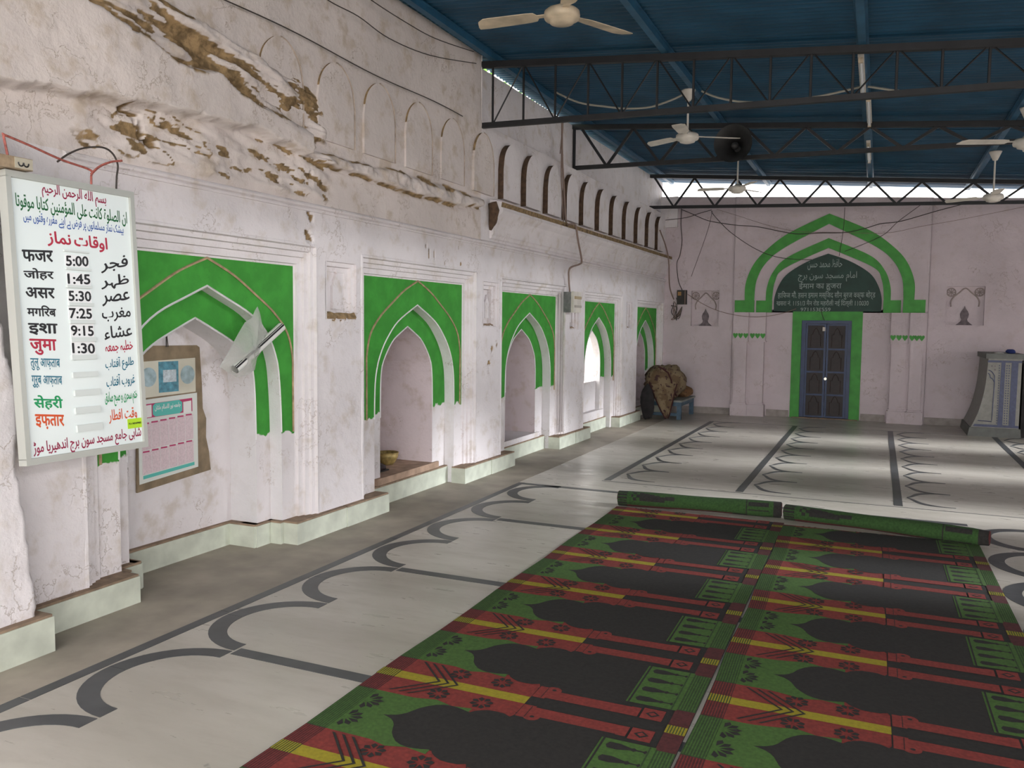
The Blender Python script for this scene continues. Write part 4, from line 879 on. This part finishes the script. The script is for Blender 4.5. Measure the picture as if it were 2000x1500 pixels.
for k in range(7):
    q = [(-3.42-.12*rng.random(), YF-.06-.06*rng.random(), 2.05-.03*k+.1*rng.random()-.1*j) for j in range(3)] + [(-3.36-.1*rng.random(), YF-.08, 1.72+.1*rng.random()), (-3.33, YF-.08, 1.95)]
    MB().tube(crom(q, 5), .007, 5).build('loose_wire', M['conduit'] if k % 2 else M['wire'], fb_)
# cables under the roof
for k, pts in enumerate((((1085, 180), (1130, 200), (1180, 208), (1225, 212), (1270, 209), (1310, 196), (1340, 182)), ((1370, 178), (1400, 190), (1440, 198), (1480, 200), (1520, 198), (1600, 188), (1680, 170)), ((1695, 169), (1760, 178), (1820, 180), (1900, 176), (2000, 168), (2080, 160)))):
    wire('roof_cable', px_y(9.0, *pts), .011, M['greycable'], ['grey cable sagging between the wall side purlin and the fan purlin', 'grey cable sagging between the fan purlin and the tube light purlin', 'grey cable sagging from the tube light purlin towards the courtyard'][k], 'cable')
# ---------------------------------------------------------------- bench and bundles
M['benchblue'] = plain('worn_blue_paint', (.05, .095, .14), .6, var=.3, scale=12); M['benchtop'] = plain('worn_grey_green_wood', (.22, .23, .21), .7, var=.25, scale=9)
bn = empty('low_bench', (-3.3, 14.5, 0), 'low blue painted bench with a worn top in the corner', 'bench')
bx0, bx1, by0, by1, bz = -3.62, -3.03, 14.0, 15.1, .33
MB().box((bx0, by0-.03, bz-.03), (bx1+.02, by1, bz)).build('bench_top', M['benchtop'], bn)
for a, b_, c, d in ((bx0+.004, bx1-.004, by0+.004, by0+.03), (bx0+.004, bx1-.004, by1-.05, by1-.024), (bx1-.03, bx1-.004, by0+.03, by1-.05), (bx0+.004, bx0+.03, by0+.03, by1-.05)): MB().box((a, c, bz-.10), (b_, d, bz-.0305)).build('apron', M['benchblue'], bn)
for a in (bx0, bx1-.07):
    for c in (by0, by1-.09): MB().box((a, c, 0), (a+.07, c+.07, bz-.0305)).build('leg', M['benchblue'], bn)
MB().box((bx0+.07, by0+.01, .06), (bx1-.07, by0+.04, .11)).build('stretcher', M['benchblue'], bn)
def heap(mb, c, rad, n=26, m_=14, seed=1, amp=.12, zmin=0.0, flatb=True):
    b0 = len(mb.v)
    for j in range(m_+1):
        ph = math.pi*j/m_
        for i in range(n):
            t = 2*math.pi*i/n; k = 1+amp*float(fbm(np.array(2.2*math.cos(t)*math.sin(ph)+5), np.array(2.2*math.sin(t)*math.sin(ph)+2*math.cos(ph)), seed, 4))*2
            z = c[2]+rad[2]*math.cos(ph)*k; mb.v.append((c[0]+rad[0]*math.sin(ph)*math.cos(t)*k, c[1]+rad[1]*math.sin(ph)*math.sin(t)*k, max(zmin, z)))
    for j in range(m_):
        for i in range(n): mb.f.append((b0+j*n+i, b0+(j+1)*n+i, b0+(j+1)*n+(i+1)%n, b0+j*n+(i+1)%n)); mb.m.append(0)
def cloth(name, a, b_, c, scale=5):
    m, nt, p, N, L = nodes(name); g = N('ShaderNodeNewGeometry'); n1 = noise(N, L, g.outputs['Position'], scale, 3); n2 = noise(N, L, g.outputs['Position'], scale*2.3, 4)
    c1 = mixrgb(N, L, rng_(N, L, n1, .42, .52), a, b_); c2 = mixrgb(N, L, rng_(N, L, n2, .56, .62), c1, c); L(c2, p.inputs['Base Color']); p.inputs['Roughness'].default_value = .95; return m
M['blanket'] = cloth('patterned_brown_blanket', (.13, .085, .045), (.21, .155, .09), (.06, .028, .025), 6); M['hem'] = plain('dark_red_hem', (.05, .012, .012), .9); M['brownbag'] = cloth('brown_sacking', (.14, .07, .03), (.20, .11, .05), (.06, .03, .02), 9); M['darkcloth'] = plain('dark_cloth', (.018, .016, .017), .95, var=.4, scale=10)
bl = empty('blanket_heap', (-3.45, 13.95, .33), 'brown patterned blanket thrown in a heap over the bench, corner hanging to the floor', 'blanket')
mb = MB(); heap(mb, (-3.45, 14.25, .58), (.28, .36, .32), seed=3, amp=.16, zmin=.335); mb.build('blanket', M['blanket'], bl, smooth=True)
mb = MB(); heap(mb, (-3.33, 14.35, .62), (.27, .35, .30), seed=8, amp=.12, zmin=.335); mb.build('blanket_fold', M['blanket'], bl, smooth=True)
# hanging corner
G = []; 
for j in range(13):
    f = j/12; w_ = .23*(1-f)**.85+.012; z = .62-.60*f; y_ = 13.92-.05*math.sin(f*3)+.02
    G.append([(-3.33+.08*f+w_*(i/6-.5)*2, y_+.025*math.sin(i*1.7+j*.4), z) for i in range(7)])
mb = MB(); mb.v = [p for r_ in G for p in r_]; mb.f = [(j*7+i, j*7+i+1, j*7+i+8, j*7+i+7) for j in range(12) for i in range(6)]; mb.m = [0]*len(mb.f); mb.build('hanging_corner', M['blanket'], bl, smooth=True)
MB().tube([G[j][0] for j in range(13)], .012, 5).build('hem', M['hem'], bl); MB().tube([G[j][6] for j in range(13)], .012, 5).build('hem', M['hem'], bl)
MB().tube([(-3.42, 13.93, .90), (-3.34, 13.93, .87), (-3.25, 13.95, .80), (-3.20, 13.97, .68), (-3.17, 13.98, .52), (-3.10, 13.99, .40)], .014, 5).build('hem', M['hem'], bl)
mb = MB(); heap(mb, (-3.16, 14.78, .42), (.16, .13, .11), 20, 10, seed=14, amp=.15, zmin=.331); o = mb.build('cloth_bundle', M['brownbag'], smooth=True); tag(o, 'small brown cloth bundle lying at the wall end of the low bench', 'bundle')
mb = MB(); heap(mb, (-3.55, 13.76, .30), (.12, .10, .30), 22, 12, seed=22, amp=.10, zmin=.001); o = mb.build('dark_bundle', M['darkcloth'], smooth=True); tag(o, 'dark cloth sack standing on the floor beside the hanging blanket corner', 'bundle')
# ---------------------------------------------------------------- tiled pulpit
M['tile'] = plain('grey_glazed_tile', (.21, .205, .185), .5, var=.12, scale=20); M['tileblue'] = plain('blue_glazed_tile', (.04, .05, .11), .45, var=.25, scale=25); M['tilestone'] = plain('pulpit_stone', (.115, .12, .11), .6, var=.2, scale=9); M['dot'] = plain('cream_tile_dot', (.42, .36, .30), .5)
pu = empty('tiled_pulpit', (1.62, 14.5, 0), 'stone pulpit faced with grey and blue tiles, its foot curving outwards', 'pulpit')
prof = crom([(1.50, 1.16), (1.49, .95), (1.475, .75), (1.445, .55), (1.40, .36), (1.35, .22), (1.31, .13)], 4); y0, y1 = 14.08, 15.25
body = [(float(a), float(b_)) for a, b_ in prof] + [(1.29, .12), (1.93, .12), (1.93, 1.16)]
MB().prism(body, lambda a, b_: (a, y0, b_), lambda a, b_: (a, y1, b_)).build('body', M['tile'], pu)
MB().prism([(1.27, 0), (1.29, .13), (1.95, .13), (1.96, 0)], lambda a, b_: (a, y0-.04, b_), lambda a, b_: (a, y1, b_)).build('foot', M['tilestone'], pu)
MB().box((1.465, y0-.03, 1.16), (1.96, y1, 1.235)).build('cap_slab', M['tilestone'], pu)
def pf(name, poly, mat, d=.004): return MB().prism(poly, lambda a, b_: (a, y0-d, b_), lambda a, b_: (a, y0+.002, b_)).build(name, mat, pu)
pf('blue_band', [(1.49, 1.105), (1.93, 1.105), (1.93, 1.135), (1.495, 1.135)], M['tileblue']); pf('blue_band', [(1.655, .17), (1.72, .17), (1.72, 1.105), (1.67, 1.105)], M['tileblue'], .005); pf('blue_band', [(1.80, .17), (1.88, .17), (1.885, 1.105), (1.80, 1.105)], M['tileblue'], .005); pf('blue_band', [(1.34, .145), (1.93, .145), (1.93, .18), (1.36, .18)], M['tileblue'], .006)
for k in range(24):
    for xx in (1.735, 1.765): pf('tile_dot', [(xx, .20+.037*k), (xx+.014, .20+.037*k), (xx+.014, .218+.037*k), (xx, .218+.037*k)], M['tileblue'], .005)
    pf('tile_dot', [(1.640, .20+.037*k), (1.652, .20+.037*k), (1.652, .218+.037*k), (1.640, .218+.037*k)], M['tileblue'], .005)
for a, b_ in ((1.55, 1.05), (1.59, 1.05), (1.59, .995)): pf('tile_star', [(a+.011*math.cos(t), b_+.013*math.sin(t)) for t in np.linspace(0, 2*math.pi, 8, endpoint=False)], M['darkgrey'], .005)
def pt(pts, r_=.006): return MB().tube([(a, y0-.003, b_) for a, b_ in crom(pts, 4)], r_, 5).build('arch_line', M['tileblue'], pu)
pt([(1.505, .99), (1.54, .975), (1.575, .93), (1.59, .87), (1.588, .6), (1.58, .24)]); pt([(1.50, .945), (1.525, .925), (1.535, .88), (1.56, .865), (1.585, .82)]); pt([(1.40, .235), (1.5, .23), (1.58, .225)])
MB().box((1.96, y0+.05, 0), (2.3, y1, 1.10)).build('steps_side', M['darkcloth'], pu)
mb = MB(); heap(mb, (1.80, 14.25, 1.265), (.07, .06, .035), 16, 8, seed=31, amp=.25, zmin=1.2355); o = mb.build('blue_cloth', plain('dark_blue_cloth', (.02, .035, .16), .9), smooth=True); tag(o, 'small crumpled blue cloth on top of the tiled pulpit', 'cloth')
mb = MB(); heap(mb, (1.64, 14.2, 1.242), (.06, .03, .012), 12, 6, seed=33, amp=.2, zmin=1.2355); o = mb.build('white_paper', plain('white_scrap', (.6, .58, .56), .8), smooth=True); tag(o, 'small white paper scrap on top of the tiled pulpit', 'paper')
# ---------------------------------------------------------------- prayer carpets
CW = {'black': plain('carpet_black', (.0165, .0145, .013), .95, var=.3, scale=60), 'red': plain('carpet_red', (.20, .027, .021), .95, var=.22, scale=70), 'mgreen': plain('roll_green', (.022, .06, .012), .95, var=.3, scale=60), 'green': plain('carpet_green', (.052, .118, .02), .95, var=.2, scale=70), 'yellow': plain('carpet_yellow', (.30, .245, .012), .95, var=.15, scale=70), 'maroon': plain('carpet_maroon', (.075, .014, .015), .95, var=.25, scale=70), 'dgreen': plain('carpet_dark_green', (.028, .06, .016), .95, var=.25, scale=70)}
CK = list(CW); CM = [CW[k] for k in CK]; ci = {k: i for i, k in enumerate(CK)}
def clipv(poly, lo, hi):
    for s_, lim in ((1, lo), (-1, -hi)):
        out = []
        for i in range(len(poly)):
            p, q = poly[i-1], poly[i]; a, b_ = s_*p[1]-lim, s_*q[1]-lim
            if (a >= 0) != (b_ >= 0): t = a/(a-b_); out.append((p[0]+(q[0]-p[0])*t, p[1]+(q[1]-p[1])*t))
            if b_ >= 0: out.append(q)
        poly = out
        if len(poly) < 3: return None
    return poly
def motif(pitch):
    """one mat: (layer, colour, polygon) in (u along the mat from its head, v across), centred on the yellow stripe"""
    P = []; r = lambda l, c, u0, u1, v0, v1: P.append((l, c, [(u0, v0), (u1, v0), (u1, v1), (u0, v1)])); hp = pitch/2
    r(1, 'red', .095, .75, -.20, .20); r(1, 'green', .095, .38, .18, pitch-.18)
    r(1, 'maroon', 0, .095, -.18, .18); r(1, 'dgreen', 0, .095, .18, pitch-.18)
    for k in range(8): r(2, 'green', .006+.0115*k, .011+.0115*k, .185, pitch-.185); r(2, 'red', .006+.0115*k, .0095+.0115*k, -.175, .175)
    r(3, 'dgreen', 0, .095, -.036, .036)
    for k in range(8): r(4, 'yellow', .004+.0115*k, .0105+.0115*k, -.036, .036)
    r(2, 'yellow', .095, .73, -.034, .034)
    # arch field: green spandrel then the black ogee
    g_ = [(.095, .165), (.22, .175), (.30, .19), (.38, .21), (.46, .185), (.55, .20)]
    P.append((2, 'green', [(u, hp-w) for u, w in g_] + [(u, hp+w) for u, w in g_[::-1]]))
    o_ = [(.24, 0), (.29, .018), (.325, .055), (.35, .11), (.40, .165), (.46, .185), (.52, .175), (.555, .165), (.57, .185), (.62, .215), (.69, .215), (.72, .20), (.735, .235), (.76, .25), (1.12, .25)]
    o_ = [(float(a), float(b_)) for a, b_ in crom(o_, 2)]
    P.append((3, 'black', [(u, hp-w) for u, w in o_] + [(u, hp+w) for u, w in o_[::-1][:-1]]))
    # two red columns with scroll capitals and square bases
    r(1, 'black', .73, 1.33, -.20, .20)
    for s_ in (-1, 1):
        q = lambda l, c, u0, u1, v0, v1: r(l, c, u0, u1, *(sorted((s_*v0, s_*v1))))
        q(4, 'red', .74, 1.16, .05, .125); q(4, 'red', .735, .79, .04, .15); q(5, 'black', .772, .775, .045, .145)
        P.append((4, 'red', [(.80+.036*math.cos(t), s_*.13+.034*math.sin(t)) for t in np.linspace(0, 2*math.pi, 14, endpoint=False)])); P.append((5, 'black', [(.803+.010*math.cos(t), s_*.132+.009*math.sin(t)) for t in np.linspace(0, 2*math.pi, 10, endpoint=False)]))
        q(4, 'red', 1.15, 1.19, .05, .13); q(4, 'red', 1.20, 1.29, .045, .14); P.append((5, 'black', [(1.215, s_*.092), (1.245, s_*.092+.028), (1.275, s_*.092), (1.245, s_*.092-.028)])); P.append((6, 'red', [(1.228, s_*.092), (1.245, s_*.092+.016), (1.262, s_*.092), (1.245, s_*.092-.016)]))
    # spindle panel
    r(4, 'green', 1.11, 1.325, hp-.2, hp+.2); r(5, 'black', 1.118, 1.126, hp-.2, hp+.2); r(5, 'dgreen', 1.30, 1.306, hp-.2, hp+.2)
    for k in range(4):
        vc = hp-.15+.10*k; sp = [(1.14, 0), (1.15, .022), (1.19, .024), (1.24, .008), (1.25, .014), (1.26, .005), (1.285, .004), (1.295, .014), (1.30, 0)]
        P.append((5, 'black', [(u, vc-w) for u, w in sp] + [(u, vc+w) for u, w in sp[::-1][1:-1]]))
    # tail border
    r(3, 'maroon', 1.32, 1.40, -.18, .18); r(3, 'dgreen', 1.325, 1.40, .18, pitch-.18); r(5, 'yellow', 1.32, 1.40, -.034, .034)
    for k in range(6): r(4, 'green', 1.332+.0115*k, 1.337+.0115*k, .185, pitch-.185); r(6, 'dgreen', 1.329+.0115*k, 1.333+.0115*k, -.034, .034)
    # flowers and chevrons
    def flower(l, u0, v0, ru, rv, n=8, a0=0, span=2*math.pi, pw=.26):
        for k in range(n):
            t = a0+span*(k+.5)/n; cu, cv = math.cos(t), math.sin(t)
            P.append((l, 'black', [(u0+ru*(.28*cu), v0+rv*(.28*cv)), (u0+ru*(.75*cu-pw*cv), v0+rv*(.75*cv+pw*cu)), (u0+ru*cu, v0+rv*cv), (u0+ru*(.75*cu+pw*cv), v0+rv*(.75*cv-pw*cu))]))
    for s_ in (-1, 1):
        flower(3, .36, s_*.108, .052, .052); flower(3, .565, s_*.108, .052, .052)
        flower(3, .106, hp+s_*.08, .082, .074, 6, -math.pi/2, math.pi, .17)
        for k in range(3):
            t0 = .30+.045*k; P.append((4, 'black', [(t0, 0), (t0+.014, 0), (t0-.16+.014, s_*.16), (t0-.16, s_*.16)]))
    return P
def carpet(name, xh, y0, y1, ystripe, pitch, L_, label, rot=0.0, wob=1):
    k_ = L_/1.40; t = empty(name, (xh+L_/2, (y0+y1)/2, 0), label, 'carpet', 'prayer carpets on the floor'); MO = motif(pitch)
    def pos(u, v, h): return (xh+u*k_+rot*(v-ystripe)+.006*math.sin(v*5+wob)*(1-u/1.4), v, h)
    ns = 60; mb = MB()
    for j in range(ns+1):
        v = y0+(y1-y0)*j/ns
        for u in (0, 1.40): mb.v += [pos(u, v, .0022), pos(u, v, .0062)]
    for j in range(ns):
        a = j*4; b_ = a+4; mb.f += [(a+1, a+3, b_+3, b_+1), (a, a+1, b_+1, b_), (a+3, a+2, b_+2, b_+3)]; mb.m += [0]*3
    mb.f += [(0, 2, 3, 1), (ns*4, ns*4+1, ns*4+3, ns*4+2)]; mb.m += [0, 0]
    mb.build('carpet_base', CW['black'], t)
    mb = MB(); k0 = int(math.floor((y0-ystripe)/pitch))-1; k1 = int(math.ceil((y1-ystripe)/pitch))+1
    for k in range(k0, k1+1):
        for li, (l, c, poly) in enumerate(MO):
            pp = [(u, v+ystripe+k*pitch) for u, v in poly]
            if min(p[1] for p in pp) < y0 or max(p[1] for p in pp) > y1:
                pp = clipv(pp, y0, y1)
                if not pp: continue
            ar = sum(pp[i-1][0]*pp[i][1]-pp[i][0]*pp[i-1][1] for i in range(len(pp)))
            if ar < 0: pp = pp[::-1]
            n0 = len(mb.v); mb.v += [pos(u, v, .0062+.0008*l+1e-5*li) for u, v in pp]; mb.f.append(tuple(range(n0, n0+len(pp)))); mb.m.append(ci[c])
    mb.build('woven_pattern', CM, t)
    return t, k_, pos
def roll(t, p0, p1, rad, L_, flip=0):
    """the rolled-up end: a spiral tube whose outside shows the reverse of the weave"""
    p0, p1 = np.array(p0), np.array(p1); d = p1-p0; L0 = np.linalg.norm(d); d /= L0; nu, na = 150, 44; mb = MB()
    side = np.cross(d, (0, 0, 1.)); side /= np.linalg.norm(side)
    for i in range(nu+1):
        u = i/nu; wv = .003*math.sin(u*9+flip); c = p0+d*L0*u
        for k in range(na):
            a = 2*math.pi*k/na; r_ = rad*(1+.03*math.sin(3*a+u*4))+wv; r_ -= .10*rad*max(0, u-.93)/.07*(1 if flip else 0)
            mb.v.append(tuple(c+side*math.cos(a)*r_+np.array((0, 0, 1.))*(math.sin(a)*r_*.92+rad*.92)))
    for i in range(nu):
        u = (i+.5)/nu*1.4
        for k in range(na):
            a = 2*math.pi*(k+.5)/na; v = a*rad
            if u < .085: c = 'dgreen' if k % 3 else 'green'
            elif u > 1.33: c = 'dgreen' if i % 2 else 'black'
            elif u > 1.11: c = 'black' if (abs(((v*20) % 2)-1) < .42 and 1.13 < u < 1.30) or u < 1.12 else 'green'
            elif .12 < u < .42 and abs(a-1.7) > .9*(u-.12)/.3+.15 and a < 3.6: c = 'black' if u > .2 else ('black' if (i//3+k//3) % 2 else 'green')
            elif 3.3 < a < 5.6: c = 'maroon' if u < 1 else 'black'
            else: c = 'green' if not (.42 <= u < .5 and math.sin(a*3) > .6) else 'dgreen'
            mb.f.append((i*na+k, i*na+(k+1) % na, (i+1)*na+(k+1) % na, (i+1)*na+k)); mb.m.append(ci[{'green': 'mgreen', 'dgreen': 'black'}.get(c, c)])
    mb.build('rolled_end', CM, t, smooth=True)
    mb = MB()                                     # spiral seen at both ends
    for c, s_ in ((p0, -1), (p1, 1)):
        sp = []
        for a in np.linspace(0, 2*math.pi*3.5, 70): r_ = rad*.93*(1-a/(2*math.pi*3.9)); sp.append(c+d*s_*.001+side*math.cos(a)*r_+np.array((0, 0, 1.))*(math.sin(a)*r_*.92+rad*.92))
        mb.tube(sp, .0045, 5)
    mb.build('roll_spiral', CW['maroon'], t)
ct, _, _ = carpet('prayer_carpet', -2.035, .6, 6.98, 3.157, .7365, 1.404, 'prayer carpet strip beside the niche wall, its end rolled up, edges still bright', -.004)
roll(ct, (-2.06, 7.06, .004), (-.69, 7.19, .004), .07, 1.395)
ct, _, _ = carpet('prayer_carpet', -.624, 1.2, 6.93, 4.232, .7105, 1.383, 'prayer carpet strip on the courtyard side, end rolled up slantwise', -.008, 3)
roll(ct, (-.655, 7.16, .004), (.80, 6.90, .004), .066, 1.365, 1)
# ---------------------------------------------------------------- foliage behind the wall top
def leafmat():
    m, nt, p, N, L = nodes('sunlit_leaf'); p.inputs['Base Color'].default_value = (.16, .36, .05, 1); p.inputs['Roughness'].default_value = .6; p.inputs['Transmission Weight'].default_value = 0.0; p.inputs['Subsurface Weight'].default_value = 0.0
    return m
M['leaf'] = leafmat(); tr = empty('creeper', (-4.6, 10, 4.0), 'leafy green creeper growing over the outside of the wall top', 'plant')
mb = MB()
for k in range(2600):
    y_ = 6+9.6*rng.random(); x_ = -4.1-.5*rng.random(); z_ = 4.20+.28*rng.random()**1.5; a = rng.random()*6.28; s_ = .03+.03*rng.random(); tl_ = rng.random()-.5
    dx, dy = math.cos(a)*s_, math.sin(a)*s_; mb.add([(x_-dx, y_-dy, z_), (x_+dy*.5, y_-dx*.5, z_+tl_*s_), (x_+dx, y_+dy, z_+s_*.6), (x_-dy*.5, y_+dx*.5, z_-tl_*s_)], [(0, 1, 2, 3)])
o = mb.build('leaves', M['leaf'], tr); o['kind'] = 'stuff'
MB().tube([(-4.3, 5.9+.5*k, 4.30+.05*math.sin(k*1.3)) for k in range(20)], .015, 5).build('vine_stem', plain('vine_bark', (.12, .08, .05), .9), tr)
